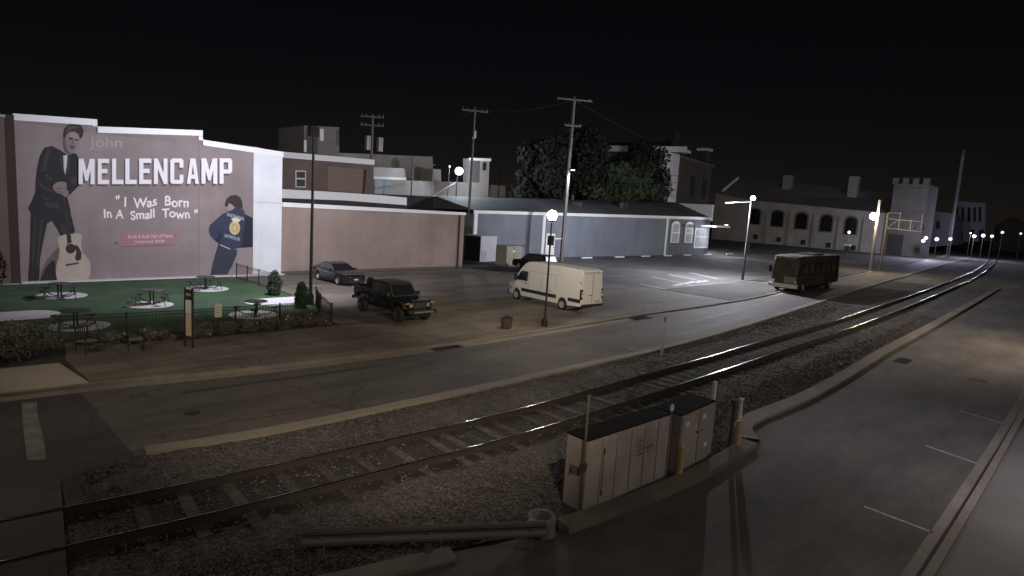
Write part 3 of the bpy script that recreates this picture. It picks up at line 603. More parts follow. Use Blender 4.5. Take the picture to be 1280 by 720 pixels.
for i, q in enumerate([(718,321),(751,319),(778,317.5),(803,316.5),(826,315.8),(850,315),(875,314.2)]):
    x, y = G(*q); y = min(y, 50.6+.15*i); s_ = x
    o = MB().ypr([(x-1.1,.0),(x+1.1,.0),(x+1.05,.17),(x-1.05,.17)], y-.12, y+.12).build('wheel_stop', white, None, (x,y,0), bevel=.02)
    tag(o, f'white concrete wheel stop, {wsn[i]} from the van along the blue wall', 'wheel stop', wsg)
# sheds and cabinet in front of it
x, y = G(609,327)
t = thing('utility_shed', 'pale tall metal shed with a dark side by the blue building', 'shed', (x,y,0))
MB().box((x-1.1,y,0), (x+1.3,y+2.6,2.75)).build('body', mat('shed_pale', (.45,.46,.52), .7, var=.15), t)
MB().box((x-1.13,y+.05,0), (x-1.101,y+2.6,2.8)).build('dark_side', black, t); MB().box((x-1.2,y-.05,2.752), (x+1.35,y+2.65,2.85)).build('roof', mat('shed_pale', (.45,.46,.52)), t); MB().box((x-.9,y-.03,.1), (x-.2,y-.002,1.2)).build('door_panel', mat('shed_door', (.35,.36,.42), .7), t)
x, y = G(643,333)
t = thing('transformer_cabinet', 'squat green beige electrical cabinet by the blue building', 'electrical cabinet', (x,y,0))
MB().box((x-1.3,y,.1), (x+1.0,y+1.6,2.15)).build('body', mat('cabinet_green', (.26,.27,.21), .7, var=.2), t, bevel=.04)
MB().box((x-1.45,y-.1,0), (x+1.15,y+1.7,.1)).build('plinth', concrete, t); MB().box((x-.4,y-.03,1.5), (x-.1,y-.002,1.7)).build('notice', white, t)
MB().box((x-1.3,y-.02,.15), (x-1.27,y-.002,2.1)).box((x-.15,y-.02,.15), (x-.12,y-.002,2.1)).build('door_seam', black, t)
x, y = G(641,322); z1 = HZ(641,293,(x,y)); z0 = HZ(641,306,(x,y))
t = thing('white_panel', 'white rectangular panel standing behind the green electrical cabinet', 'panel', (x,y,0))
MB().box((x-1.5,y,z0-.3), (x+1.3,y+.12,z1)).build('board', white, t); MB().cyl((x-1.2,y+.18,0), (x-1.2,y+.18,z1-.2), .05).cyl((x+1.0,y+.18,0), (x+1.0,y+.18,z1-.2), .05).build('post', steel, t)

# ================================================================== BIG HOUSE, BRICK ANNEX
YH = 72
hs = thing('corner_house', 'tall dark house with pale stone corner and white cornice behind trees', 'house', (100,YH,0))
HX0, HX1 = 79, 122.5
hbm = brickmat('house_brick', (.05,.038,.034), (.06,.055,.05), 2.); stone = mat('pale_stone', (.6,.59,.6), .8, var=.35, scale=.9)
MB().ypr([(HX0,-.1),(HX1,-.1),(HX1,20),(HX0,16)], YH, YH+2.5).build('wall', hbm, hs)
cz = MB().ypr([(HX0-.3,15.9),(HX1+1.2,20.4),(HX1+1.2,21.6),(HX0-.3,16.9)], YH-1.3, YH+2.8).build('cornice', stone, hs)
MB().ypr([(HX1-9,16.6),(HX1-4.5,15.6),(HX1-.02,15.6),(HX1-.02,19.9),(HX1-9,19.7)], YH-.25, YH-.003).build('frieze', stone, hs)
q = MB()
for k in range(13):
    e = .55 if k % 2 else 0; q.box((HX1-3.0+e*.9,YH-.35,k*1.52), (HX1+.2,YH-.255,k*1.52+1.42))
q.build('quoins', stone, hs)
MB().add([(HX0,YH,16.92),(HX1,YH,21.62),(HX1-4,YH+1.3,22.2),(HX0+8,YH+1.3,18),(HX0,YH+2.6,16.92),(HX1,YH+2.6,21.62)], [(0,1,2,3),(3,2,5,4),(0,3,4),(1,5,2)]).build('roof', mat('slate_dark', (.02,.02,.022), .8), hs)
for a in [(HX1-9.5,10,16), (HX1-9.5,2.5,8), (HX0+3,8,14), (HX0+8.5,8,14)]:
    f = MB().box((a[0]-.35,YH-.3,a[1]-.5), (a[0]+2.75,YH-.002,a[2]+.9)).build('window', stone, hs); MB().box((a[0],YH-.33,a[1]), (a[0]+2.4,YH-.301,a[2])).build('pane', glass_d, f)
an = thing('brick_annex', 'dim brick house with two chimneys right of the pale corner', 'house', (134,YH+3,0))
AX0, AX1 = HX1+.4, 144
MB().ypr([(AX0,-.1),(AX1,-.1),(AX1,19.2),(AX0,20.2)], YH+3, YH+18).build('wall', brickmat('annex_brick', (.085,.065,.055), (.07,.062,.055), 2.), an)
MB().ypr([(AX0,20.0),(AX1+.5,18.9),(AX1+.5,19.4),(AX0,20.5)], YH+2.5, YH+18).build('cornice', mat('annex_cornice', (.13,.1,.085), .85), an)
MB().ypr([(AX0-.05,21.4),(AX0+8.5,20.9),(AX0+8.5,21.5),(AX0-.05,22.3)], YH+2, YH+4).build('gutter', stone, an)
for x in (AX0+2.2,AX0+11.5,AX0+17.3):
    for z in (2.5,11):
        f = MB().box((x,YH+2.9,z), (x+1.9,YH+2.998,z+5)).build('window', dark, an)
MB().box((AX0+.3,YH+2.7,.0), (AX0+.75,YH+2.998,19.5)).build('downpipe', stone, an)
c = MB().box((AX0+5.5,YH+5,20), (AX0+8,YH+7,26)).build('chimney', hbm, an)
c = MB().box((AX1-1.6,YH+4,18), (AX1+.4,YH+6,22.8)).build('chimney', hbm, an); MB().box((AX1-2.1,YH+3.6,22.802), (AX1+.9,YH+6.4,23.4)).build('chimney_cap', stone, c)

# ================================================================== STONE HALL WITH TOWER
XC = 185
ch = thing('stone_hall', 'long pale stone hall with arched windows and corner tower', 'hall', (XC,66,0))
hallm = brickmat('hall_stone', (.3,.275,.245), (.24,.22,.2), 1.5, .35)
PXC = lambda pts: [PX(a, b, XC) for a, b in pts]
yl = PX(889,296,XC)[0]; yr = PX(1112,318,XC)[0]
ez0 = PX(938,250,XC); ez1 = PX(1112,267,XC)
MB().xpr([(yl,-.1),(yr,-.1),(yr,ez1[1]),(ez0[0],ez0[1]),(yl,PX(889,241,XC)[1])], XC, XC+22).build('wall', hallm, ch)
rd0 = PX(919,224,XC); rd1 = PX(1112,247,XC)
MB().add([(XC-.4,yl,PX(889,241,XC)[1]),(XC-.4,ez0[0],ez0[1]),(XC-.4,yr,ez1[1]+.2),(XC+11,yr-1,rd1[1]+1.2),(XC+11,rd0[0]+3,rd0[1]+1.5),(XC+22,yr,ez1[1]),(XC+22,yl,ez0[1])], [(0,1,4),(1,2,3,4),(4,3,5,6),(0,4,6),(2,5,3)]).build('roof', mat('hall_slate', (.13,.125,.125), .75, var=.3, scale=.5), ch)
MB().tube([(XC-.6,yl-2.4,PX(903,239,XC)[1]),(XC+6,rd0[0]+2,rd0[1]+.8)], .45).build('rake_trim', stone, ch)
for k, q in enumerate([942,971,1001.5,1033,1064]):
    ya = PX(q+9,280,XC)[0]; yb = PX(q-9,280,XC)[0]; zt = PX(q,260+ (q-942)*.085,XC)[1]; zb = PX(q,281+(q-942)*.105,XC)[1]; ym = (ya+yb)/2
    arch = [(ya,zb),(yb,zb)]+[(ym+(yb-ya)/2*math.cos(t), zt-1.2+1.4*math.sin(t)) for t in np.linspace(0,PI,9)]
    f = MB().xpr(arch, XC-.12, XC-.003).build('arched_window', mat('hall_frame', (.1,.095,.09), .8), ch)
    MB().xpr([(ym+(a-ym)*.8, zb+.3+(b-zb)*.86) for a, b in arch], XC-.16, XC-.121).build('pane', glass_d, f)
    ba = PX(q+2.5,296+(q-942)*.115,XC); MB().box((XC-.1,ba[0]-.6,ba[1]-.7), (XC-.004,ba[0]+.7,ba[1]+.7)).build('basement_window', dark, ch)
    yp = PX(q+17,290,XC)[0]; MB().box((XC-.55,yp-.5,-.1), (XC-.005,yp+.5,zt-.6)).build('buttress', hallm, ch)
yd = PX(909,285,XC)[0]; MB().box((XC-.1,yd-1.1,.9), (XC-.004,yd+1.2,PX(909,276,XC)[1])).build('door', mat('door_pale', (.26,.24,.22), .8), ch)
for q in (985,1068):
    yv, zv = PX(q,226 if q < 1000 else 228,XC+8); MB().box((XC+7,yv-1.2,zv-5), (XC+9,yv+1.2,zv+1.6)).build('roof_vent', mat('vent_grey', (.2,.2,.2), .7), ch)
tw_ = thing('hall_tower', 'square battlemented stone tower at the hall end', 'tower', (XC-2,45,0))
ta = PX(1151,300,XC-2)[0]; tb = PX(1108,300,XC-2)[0]; tz = PX(1128,224,XC-2)[1]
towm = brickmat('tower_stone', (.095,.085,.075), (.075,.068,.06), 1.5, .4); MB().box((XC-2,ta,-.1), (XC+9,tb,tz-1.2)).build('wall', towm, tw_)
g = MB()
for k in range(4):
    yy = ta+(tb-ta)*k/3.4; g.box((XC-2.2,yy,tz-1.198), (XC-.8,yy+(tb-ta)*.17,tz+.3)); 
g.box((XC-2.15,ta-.1,tz-2.6), (XC-2.003,tb+.1,tz-2.1)); g.box((XC-2.15,ta-.1,tz-8.6), (XC-2.003,tb+.1,tz-8.2)); g.build('battlement', towm, tw_)
yd = PX(1119,300,XC-2); MB().box((XC-2.1,yd[0]-1.8,0), (XC-2.004,yd[0]+1.7,PX(1119,293,XC-2)[1])).build('doorway', dark, tw_)

# ================================================================== DOWNTOWN, FAR RIGHT
XD = 290
def xblock(name, label, x0, x1, poly, m_, parts=()):
    pts = [PX(a, b, x0) for a, b in poly]; ys = [p[0] for p in pts]
    t = thing(name, label, 'building', (x0,(min(ys)+max(ys))/2,0)); MB().xpr(pts, x0, x1).build('wall', m_, t)
    for nm, mm, poly2, dd in parts: MB().xpr([PX(a, b, x0) for a, b in poly2], x0-dd, x0-.004).build(nm, mm, t)
    return t
xblock('grey_shopfront', 'dim blue grey shop building right of the stone tower', 240, 258, [(1152,262),(1190,267),(1190,306),(1152,310)], mat('shop_grey', (.16,.16,.17), .85, var=.3, scale=.3), [('window', dark, [(1160,275),(1165,275.5),(1165,285),(1160,285)], .1), ('window', dark, [(1170,276),(1175,276.5),(1175,286),(1170,286)], .1)])
t = xblock('pale_row_building', 'pale two storey building with tall dark windows above lamps', XD, XD+25, [(1192,251),(1232,254),(1231,301),(1192,304)], mat('row_pale', (.34,.35,.38), .85, var=.25, scale=.3))
for q in (1195,1202,1210,1217,1223.5): MB().xpr([PX(a, b, XD) for a, b in [(q,259),(q+3,259.3),(q+3,277),(q,277)]], XD-.2, XD-.01).build('window', dark, t)
for q in (1198,1212,1224): MB().xpr([PX(a, b, XD) for a, b in [(q,287),(q+6,287),(q+6,302),(q,302)]], XD-.2, XD-.01).build('shop_window', dark, t)
xg = 330
t = thing('gable_house', 'dim gabled building at the end of the street', 'house', (xg,PX(1262,300,xg)[0],0))
pg = [PX(a, b, xg) for a, b in [(1240,286),(1262,271),(1290,287),(1292,316),(1240,314)]]
MB().xpr(pg, xg, xg+14).build('wall', mat('gable_grey', (.09,.085,.08), .9), t)
MB().xpr([PX(a, b, xg) for a, b in [(1238,287),(1262,270),(1292,287),(1262,273)]], xg-.5, xg+14.3).build('roof', mat('gable_roof', (.12,.11,.1), .8), t)

# ================================================================== FOLIAGE
def leaves(mb, centres, n, size, flat=.5):
    """scatter small leaf faces through clumps [(x,y,z,rx,ry,rz)]"""
    C_ = np.array(centres); wts = (C_[:,3]*C_[:,4]*C_[:,5])**.7; wts /= wts.sum()
    idx = rng.choice(len(C_), n, p=wts); d = rng.normal(0,1,(n,3)); d /= np.linalg.norm(d,axis=1)[:,None]
    rr = rng.random(n)**.45; P = C_[idx,:3]+d*rr[:,None]*C_[idx,3:]
    a = rng.normal(0,1,(n,3)); a /= np.linalg.norm(a,axis=1)[:,None]; b = np.cross(a, d+rng.normal(0,flat,(n,3))); b /= np.linalg.norm(b,axis=1)[:,None]+1e-6
    sz = size*rng.uniform(.6,1.4,n)[:,None]
    V = np.stack([P-a*sz, P+b*sz*.55, P+a*sz, P-b*sz*.55], 1).reshape(-1,3)
    o = len(mb.v); mb.v += [tuple(p) for p in V.tolist()]; mb.f += [(o+4*i, o+4*i+1, o+4*i+2, o+4*i+3) for i in range(n)]
    return mb
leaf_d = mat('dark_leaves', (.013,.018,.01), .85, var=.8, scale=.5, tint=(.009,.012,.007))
leaf_l = mat('lit_leaves', (.045,.062,.03), .8, var=.6, scale=.6, tint=(.03,.05,.022))  # brighter leaf copy, its lit green put into the colour
leaf_h = mat('hedge_leaves', (.06,.062,.042), .85, var=.7, scale=2.5, tint=(.022,.026,.017))
bark = mat('bark', (.06,.05,.04), .9)
def clumps(c, rad, n, s0=.32, s1=.5):
    out = []
    for _ in range(n):
        d = rng.normal(0,1,3); d /= np.linalg.norm(d); r = rng.random()**.4*.78
        k = rng.uniform(s0,s1); out.append((c[0]+d[0]*rad[0]*r, c[1]+d[1]*rad[1]*r, c[2]+d[2]*rad[2]*r, rad[0]*k, rad[1]*k, rad[2]*k*.8))
    return out
def tree(label, base, crown, n, m_, size=.35, nc=26):
    t = thing('leafy_tree', label, 'tree', (base[0],base[1],0), 'trees in front of the corner house')
    tr = MB(); tr.cyl((base[0],base[1],-.2), (base[0],base[1],crown[2]-.2*crown[5]), .45, .25, 10)
    cl = clumps(crown[:3], crown[3:], nc)
    for c in cl[:8]: tr.cyl((base[0],base[1],crown[2]-crown[5]*.5), c[:3], .16, .05, 6)
    tr.build('trunk', bark, t)
    mb = MB(); leaves(mb, cl, n, size); mb.build('crown', m_, t)
    return t
tx_ = lambda a, b, y: PY(a, b, y)
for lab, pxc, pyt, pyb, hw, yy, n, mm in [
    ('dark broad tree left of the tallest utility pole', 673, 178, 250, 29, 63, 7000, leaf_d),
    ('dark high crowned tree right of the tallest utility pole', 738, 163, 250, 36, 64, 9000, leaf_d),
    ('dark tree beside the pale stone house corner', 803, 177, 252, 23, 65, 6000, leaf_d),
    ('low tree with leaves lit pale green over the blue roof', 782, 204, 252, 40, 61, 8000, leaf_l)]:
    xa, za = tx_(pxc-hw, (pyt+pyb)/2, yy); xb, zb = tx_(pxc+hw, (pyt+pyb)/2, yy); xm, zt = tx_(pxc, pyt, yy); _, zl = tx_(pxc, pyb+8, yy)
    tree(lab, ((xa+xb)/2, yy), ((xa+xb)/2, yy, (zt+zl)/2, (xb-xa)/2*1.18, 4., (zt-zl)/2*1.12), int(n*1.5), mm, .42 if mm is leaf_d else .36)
def shrub(name, label, cat, c, rad, n, mm, size, group=None, nc=14, flowers=0):
    t = thing(name, label, cat, (c[0],c[1],c[2]-rad[2]), group); cl = clumps(c, rad, nc)
    mb = MB(); leaves(mb, cl, n, size); mb.build('foliage', mm, t)
    st = MB()
    for k in cl[:6]: st.cyl((c[0]+rng.normal(0,.05),c[1]+rng.normal(0,.05),c[2]-rad[2]-.02), k[:3], .02, .008, 5)
    st.build('stem', bark, t)
    if flowers:
        f = MB()
        for _ in range(flowers):
            k = cl[rng.integers(len(cl))]; f.ball((k[0]+rng.normal(0,.15), k[1]-abs(rng.normal(0,.15)), k[2]+k[5]*.9), rng.uniform(.025,.05), 7)
        f.build('blossom', mat('pale_blossom', (.4,.37,.33), .8, var=.3), t)
    return t
shrub('hedge', 'big rounded dark hedge by the corner ramp at left', 'hedge', (.8,26.0,.8), (3.1,1.25,.95), 26000, mat('hedge_leaf_face', (.11,.105,.075), .85, var=.7, scale=2.5, tint=(.04,.045,.03)), .05, nc=60)
x, y = 2.6, 40.5
shrub('tall_shrub', 'tall dark shrub against the brown building at the left edge', 'shrub', (2.6,38,2.2), (1.3,1.3,2.4), 6000, leaf_d, .09, nc=26)
def cone_bush(label, q, top, hw):
    x, y = G(*q); h = HZ(q[0], top, (x,y)); t = thing('conical_shrub', label, 'shrub', (x,y,0), 'conical evergreens by the patio')
    cl = [(x+rng.normal(0,.04),y+rng.normal(0,.04),h*f,hw*g_,hw*g_,h*.2) for f, g_ in ((.17,.85),(.3,.95),(.5,.95),(.68,.8),(.82,.55))]
    mb = MB(); leaves(mb, cl, 5000, .05); mb.build('foliage', mat('evergreen_leaves', (.03,.06,.025), .8, var=.6, scale=2., tint=(.014,.026,.012)), t)
    MB().cyl((x,y,-.02), (x,y,h*.5), .05).build('trunk', bark, t)
cone_bush('squat dark evergreen at the end of the far fence', (343,369), 338, .46)
cone_bush('pointed dark evergreen beside the black lamp pole', (376,385), 352, .42)
bedpos = [(4.9,27.0,.4,'plum'), (5.7,26.7,.36,'a'), (6.7,26.5,.38,'b'), (7.5,26.5,.3,'c'), (9.0,26.5,.4,'d'), (9.9,26.6,.42,'e'), (10.8,26.5,.36,'f'), (11.7,26.5,.42,'g'), (12.6,26.5,.46,'h'), (13.4,26.4,.4,'i'), (14.2,26.4,.4,'j')]
bedl = ['nearest the big hedge', 'behind the left metal chair', 'between the two metal chairs', 'behind the right metal chair', 'just right of the tall post sign', 'third right of the tall post sign', 'left of the small white notice', 'right of the small white notice', 'under the pale round pad', 'left of the black lamp pole', 'at the right end of the bed']
for (x, y, r_, _), l in zip(bedpos, bedl):
    r2 = r_*rng.uniform(.9,1.2); shrub('flowering_shrub', 'low flowering shrub in the bed, '+l, 'shrub', (x,y,r2*.85), (r2*1.3,r2*.9,r2*.95), 2200, mat('hedge_leaf_face', (.11,.105,.075)), .045, 'flowering shrubs in the bed along the fence', 10, int(rng.integers(1,4)))
struct(MB().slab([(4.2,27.9),(5.2,27.22),(8,26.22),(14.6,26.02),(15.1,26.1),(15.1,27.6),(4.2,28.2)], -.05, .05).build('planting_bed', earth))

# ================================================================== PATIO
struct(MB().slab([(2,28.2),(15.0,27.62),(16.9,31.5),(17.05,44.75),(-6,44.75),(-6,30)], -.05, .02).build('turf', turf_m))
struct(MB().slab([(-6,44.76),(21,44.76),(21,45.27),(-6,45.27)], -.05, .03).build('wall_path', pad_m))
disc = {}
def pad(label, q, r, ext=None):
    x, y = G(*q); poly = circ(x, y, r, r, 32)
    if ext == 'left': poly = [(x+r*math.cos(t), y+r*math.sin(t)) for t in np.linspace(-PI/2,PI/2,17)]+[(x-3.0,y+r),(x-3.0,y-r)]
    if ext == 'right': poly = [(x+r*math.cos(t), y+r*math.sin(t)) for t in np.linspace(PI/2,3*PI/2,17)]+[(x+2.2,y-r),(x+2.2,y+r)]
    o = MB().slab(poly, -.02, .034).build('concrete_pad', pad_m); struct(o); return x, y
tbl_m = mat('table_metal', (.022,.022,.024), .45, .3, var=.3)
def table(label, loc, first=[None], rz=0.):
    if first[0]: return dup(first[0], label, (loc[0],loc[1],.034), rz)
    t = thing('picnic_table', label, 'picnic table', (0,0,0), 'round metal tables on the pale pads')
    MB().lathe([(.001,.74),(.52,.74),(.54,.755),(.52,.775),(.001,.775)], (0,0,0), 28).build('tabletop', mat('tabletop_mesh', (.06,.06,.06), .5, .3), t)
    MB().cyl((.09,.05,0), (.09,.05,.74), .04).cyl((-.09,-.05,0), (-.09,-.05,.74), .04).lathe([(.001,.02),(.22,.02),(.22,0)], n=16).build('pedestal', tbl_m, t)
    for k in range(4):
        a = k*PI/2+.4; c, s_ = math.cos(a), math.sin(a)
        st = MB().lathe([(.001,.44),(.2,.44),(.21,.455),(.2,.475),(.001,.475)], (.88*c,.88*s_,0), 18).build('seat', tbl_m, t)
        MB().tube([(.1*c,.1*s_,.1),(.55*c,.55*s_,.12),(.88*c,.88*s_,.3),(.88*c,.88*s_,.44)], .025).cyl((.88*c,.88*s_,.3), (.98*c,.98*s_,.0), .018).build('seat_arm', tbl_m, st)
    t.location = (loc[0],loc[1],.034); t.rotation_euler = (0,0,rz); first[0] = t; return t
bpy.context.view_layer.update()
for lab, q, r_, tq, rz in [('round metal table at the guitar end of the mural', (77,370), 1.15, (75,373), .2), ('round metal table on the middle pad of the lawn', (187,381.5), 1.1, (190,381), 0), ('round metal table near the painted youth', (258,361.5), 1.25, (257,362), .5),
    ('dim round metal table behind the left metal chair', (100,408), 1.1, (95,411), .3), ('round metal table on the pad nearest the small white notice', (317,394), 1.15, (320,396), .7)]:
    pad('', q, r_); table(lab, G(*tq), rz=rz)
pad('', (38,394), 1.1, 'left'); pad('', (335,378), 1.2, 'right')
def chair(label, q, rz):
    x, y = G(*q, .09); t = thing('metal_chair', label, 'chair', (0,0,0), 'dark metal chairs on the sidewalk')
    MB().box((-.25,-.24,.43), (.25,.24,.46)).build('seat', mat('seat_weave', (.12,.11,.1), .6), t)
    b = MB().box((-.25,.225,.9), (.25,.255,.97))
    for k in range(6): b.box((-.22+k*.083,.23,.5), (-.195+k*.083,.25,.9))
    b.build('backrest', black, t)
    for sx, sy in ((-1,-1),(1,-1),(-1,1),(1,1)): MB().cyl((sx*.24,sy*.23,0), (sx*.24,sy*.235,.97 if sy > 0 else .66), .018).build('leg', black, t)
    for sx in (-1,1): MB().box((sx*.25-.025,-.25,.64), (sx*.25+.025,.24,.665)).build('armrest', black, t)
    t.location = (x,y,.09); t.rotation_euler = (0,0,rz)
chair('dark metal chair on the sidewalk nearest the big hedge', (109,441), .5); chair('dark metal chair on the sidewalk nearest the tall post sign', (170,438), -.2)
def fence(label, pts, h=1.05):
    t = thing('metal_fence', label, 'fence', (pts[0][0],pts[0][1],0)); pn = MB()
    for a, b in zip(pts, pts[1:]):
        L = math.hypot(b[0]-a[0], b[1]-a[1]); n = max(1, round(L/1.9))
        for i in range(n+1):
            x, y = a[0]+(b[0]-a[0])*i/n, a[1]+(b[1]-a[1])*i/n
            if i < n or b is pts[-1]: MB().box((x-.03,y-.03,0), (x+.03,y+.03,h+.06)).build('post', black, t)
        for z in (.12,h-.12,h): pn.cyl((*a,z), (*b,z), .016, n=6)
        m_ = int(L/.13)
        for i in range(m_):
            x, y = a[0]+(b[0]-a[0])*(i+.5)/m_, a[1]+(b[1]-a[1])*(i+.5)/m_; pn.cyl((x,y,.1), (x,y,h), .008, n=4, cap=False)
    pn.build('pickets', black, t); return t
fence('low black metal fence along the front of the lawn', [(4.3,27.9),(8.6,27.5),(14.6,27.35)])
fence('low black metal fence between lawn and dark pickup', [(14.75,26.5),(15.6,29.2),(16.6,31.6)])
fence('low black metal fence by the mural wall at the lawn end', [(17.0,43.9),(17.05,38.4)])
x, y = G(271,417); x, y = x, 27.0
t = thing('notice_post', 'small white notice on a post in the flower bed', 'notice', (x,y,0)); MB().cyl((x,y+.03,0), (x,y+.03,.95), .025).build('post', black, t)
MB().box((x-.14,y-.015,.75), (x+.14,y,1.32)).build('board', mat('notice_white', (.55,.54,.5), .7, var=.3), t)
g = MB()
for k in range(4): g.box((x-.09,y-.0185,.83+.11*k), (x+.09,y-.0155,.86+.11*k))
g.build('print', mat('print_grey', (.2,.2,.19), .8), t)
# kiosk sign
(xa, ya), (xb, yb) = G(232,433,.09), G(241,435,.09)
t = thing('post_sign', 'tall two post sign with pale panels at the sidewalk edge', 'sign', ((xa+xb)/2,(ya+yb)/2,.09))
an_ = math.atan2(yb-ya, xb-xa)
zt = HZ(237,360,((xa+xb)/2,(ya+yb)/2))
for a in ((xa,ya),(xb,yb)): MB().cyl((*a,.09), (*a,zt), .045, n=10).build('post', black, t)
def panel(z0, z1, mm, nm, d=.02, k0=.08, k1=.92):
    p = [(xa+(xb-xa)*k0,ya+(yb-ya)*k0),(xa+(xb-xa)*k1,ya+(yb-ya)*k1)]; L = math.hypot(xb-xa,yb-ya); nx, ny = -(yb-ya)/L*d, (xb-xa)/L*d
    return MB().slab([(p[0][0]-nx,p[0][1]-ny),(p[1][0]-nx,p[1][1]-ny),(p[1][0]+nx,p[1][1]+ny),(p[0][0]+nx,p[0][1]+ny)], z0, z1).build(nm, mm, t)
panel(zt-.45, zt-.05, mat('header_dark', (.03,.03,.035), .5), 'header', .025); panel(zt-.98, zt-.47, mat('sign_white', (.55,.56,.58), .6, var=.25, scale=6), 'white_panel'); panel(zt-1.85, zt-1.0, mat('sign_cream', (.5,.4,.32), .6, var=.2, scale=5), 'cream_panel', .018)
panel(zt-.3, zt-.2, mat('header_mark', (.25,.25,.27), .5), 'header_strip', .03, .2, .8)

# ================================================================== POLES AND LAMPS
def emitter(name, col, s): return mat(name, (1,1,1), .5, var=0, emit=col, estr=s)
# flood light pole lighting the mural
x, y = G(388,380); h = HZ(396,163,(x,y))
t = thing('floodlight_pole', 'tall black pole with a floodlight aimed at the mural', 'light pole', (x,y,0))
MB().cyl((x,y,0), (x,y,h-.3), .1, .065, 14).build('pole', black, t); MB().lathe([(.2,0),(.2,.5),(.14,.6),(.11,.62)], (x,y,0), 14).build('base_cover', black, t)
hd_ = MB().box((x-.25,y-.12,h-.35), (x+.25,y+.2,h+.2)).build('lamp_head', black, t); MB().box((x-.22,y+.202,h-.3), (x+.22,y+.206,h+.15)).build('light_panel', emitter('flood_glow', COOL, 6.), hd_)
spot('floodlight', (x,y+.45,h), (16.3,YM,1.0), 7800, (.88,.87,1.), 150, .6, .2)
# globe street lamps (the near one and its row)
globe_m = emitter('globe_glow', (1,.88,.7), 470.)
def globe_lamp(label, x, y, h, r=.25):
    t = thing('globe_lamp', label, 'street lamp', (x,y,0), 'globe street lamps along the kerb')
    MB().cyl((x,y,0), (x,y,h-.32), .06, .045, 12).lathe([(.17,0),(.17,.35),(.1,.45),(.07,.5)], (x,y,0), 14).build('pole', black, t)
    MB().lathe([(.05,h-.34),(.14,h-.3),(.16,h-.22)], (x,y,0), 14).build('collar', black, t)
    MB().ball((x,y,h), r, 18, 1.05).build('globe', globe_m, t, smooth=True); return t
x, y = G(680.5,408); h = HZ(685,269,(x,y))
t = globe_lamp('lit warm globe lamp on a thin black pole by the white van', x, y, h)
MB().box((x-.12,y-.16,h-1.55), (x+.12,y+.1,h-1.05)).build('control_box', black, t)
globe_lamp('globe lamp beyond the left edge of the sidewalk', 1.0, 22.6, 5.9, .19)
# utility poles
def upole(label, base, ztop, top_xy, arms, r=.17, extra=None):
    x, y = base; t = thing('utility_pole', label, 'utility pole', (x,y,0), 'wooden utility poles'); tx2, ty2 = top_xy
    MB().cyl((x,y,-.2), (tx2,ty2,ztop), r, r*.65, 12).build('pole', wood_pole, t)
    for dz, L, an in arms:
        c, s_ = math.cos(an), math.sin(an); zz = ztop-dz
        ar = MB(); ar.box((tx2-L,ty2-.1-r,zz-.08), (tx2+L,ty2-r,zz+.08), an, (tx2,ty2)).build('crossarm', wood_pole, t)
        iz = MB()
        for k in (-.92,-.55,.55,.92): iz.cyl((tx2+L*k*c,ty2+L*k*s_,zz+.08), (tx2+L*k*c,ty2+L*k*s_,zz+.32), .05, .04, 8)
        iz.build('insulator', mat('insulator', (.25,.25,.27), .3), t)
    return t
def slant(base, top): # top pixel measured at the base's distance
    z = HZ(top[0], top[1], base); return z
b_ = G(583,323); z_ = slant(b_, (592,134)); t = upole('leaning wooden utility pole between the tan and blue buildings', b_, z_, (b_[0]+.1,b_[1]), [(.4,1.5,-.55)])
MB().box((b_[0]-.35,b_[1]-.6,z_-3.4), (b_[0]-.0,b_[1]-.25,z_-2.6)).build('cutout_box', steel, t)
b_ = (56.9,47.9); z_ = slant(b_, (716,121)); t = upole('tallest wooden utility pole behind the white van', b_, z_, (b_[0]+.25,b_[1]), [(.35,2.1,-.6),(3.3,1.0,-.6)], .24)
MB().cyl((b_[0]-.25,b_[1]-.2,.3), (b_[0]-.2,b_[1]-.25,z_-6), .06).build('conduit', steel, t)
MB().box((b_[0]-2.3,b_[1]-.06,slant(b_,(697,298))-.06), (b_[0]-.2,b_[1]+.06,slant(b_,(697,298))+.06)).build('bracket_arm', white, t)
xz = PY(464,205,60); b_ = (xz[0],60); z_ = PY(466,143,60)[1]; t = upole('utility pole with two transformers behind the brown building', b_, z_, b_, [(.3,1.25,-.75),(1.2,1.25,-.75)], .2)
for k in (-1,1): MB().cyl((b_[0]+k*.75,59.6,z_-3.9), (b_[0]+k*.75,59.6,z_-2.4), .34, n=14).build('transformer', steel, t)
xz = PY(515,220,66); b_ = (xz[0],66); upole('thin dark pole between the pale grey buildings', b_, PY(516,196,66)[1], b_, [], .13)
x, z = PY(626,194,80); b_ = (x,80); t = upole('slim bare pole right of the pale corner tower', b_, z, b_, [], .12); MB().tube([(x,79.8,PY(626,220,80)[1]),(x-.9,79.8,PY(626,219,80)[1]),(x-1.1,79.8,PY(626,222,80)[1])], .12).build('bracket', steel, t)
# bluish lamp over the roofs
x, z = PY(573,214,66)
t = thing('wall_lamp', 'bright bluish lamp glaring over the grey roofs', 'lamp', (x,66,0)); MB().cyl((x,66.2,4), (x,66.2,z+.2), .09).build('pole', black, t)
MB().ball((x,65.9,z), .58, 16).build('bulb', emitter('blue_glow', (.6,.86,1.), 1.25), t, smooth=True)
point('blue_lamp', (x,65.0,z+.2), 4200, (.8,.9,1.), .4)
x2, z2 = PY(562,208,66); t2 = thing('small_lamp', 'small white light point left of the bluish lamp', 'lamp', (x2,66,0)); MB().ball((x2,66,z2), .13, 10).build('bulb', emitter('blue_glow', COOL, 1.25), t2); MB().cyl((x2,66.1,4), (x2,66.1,z2), .05).build('pole', black, t2)
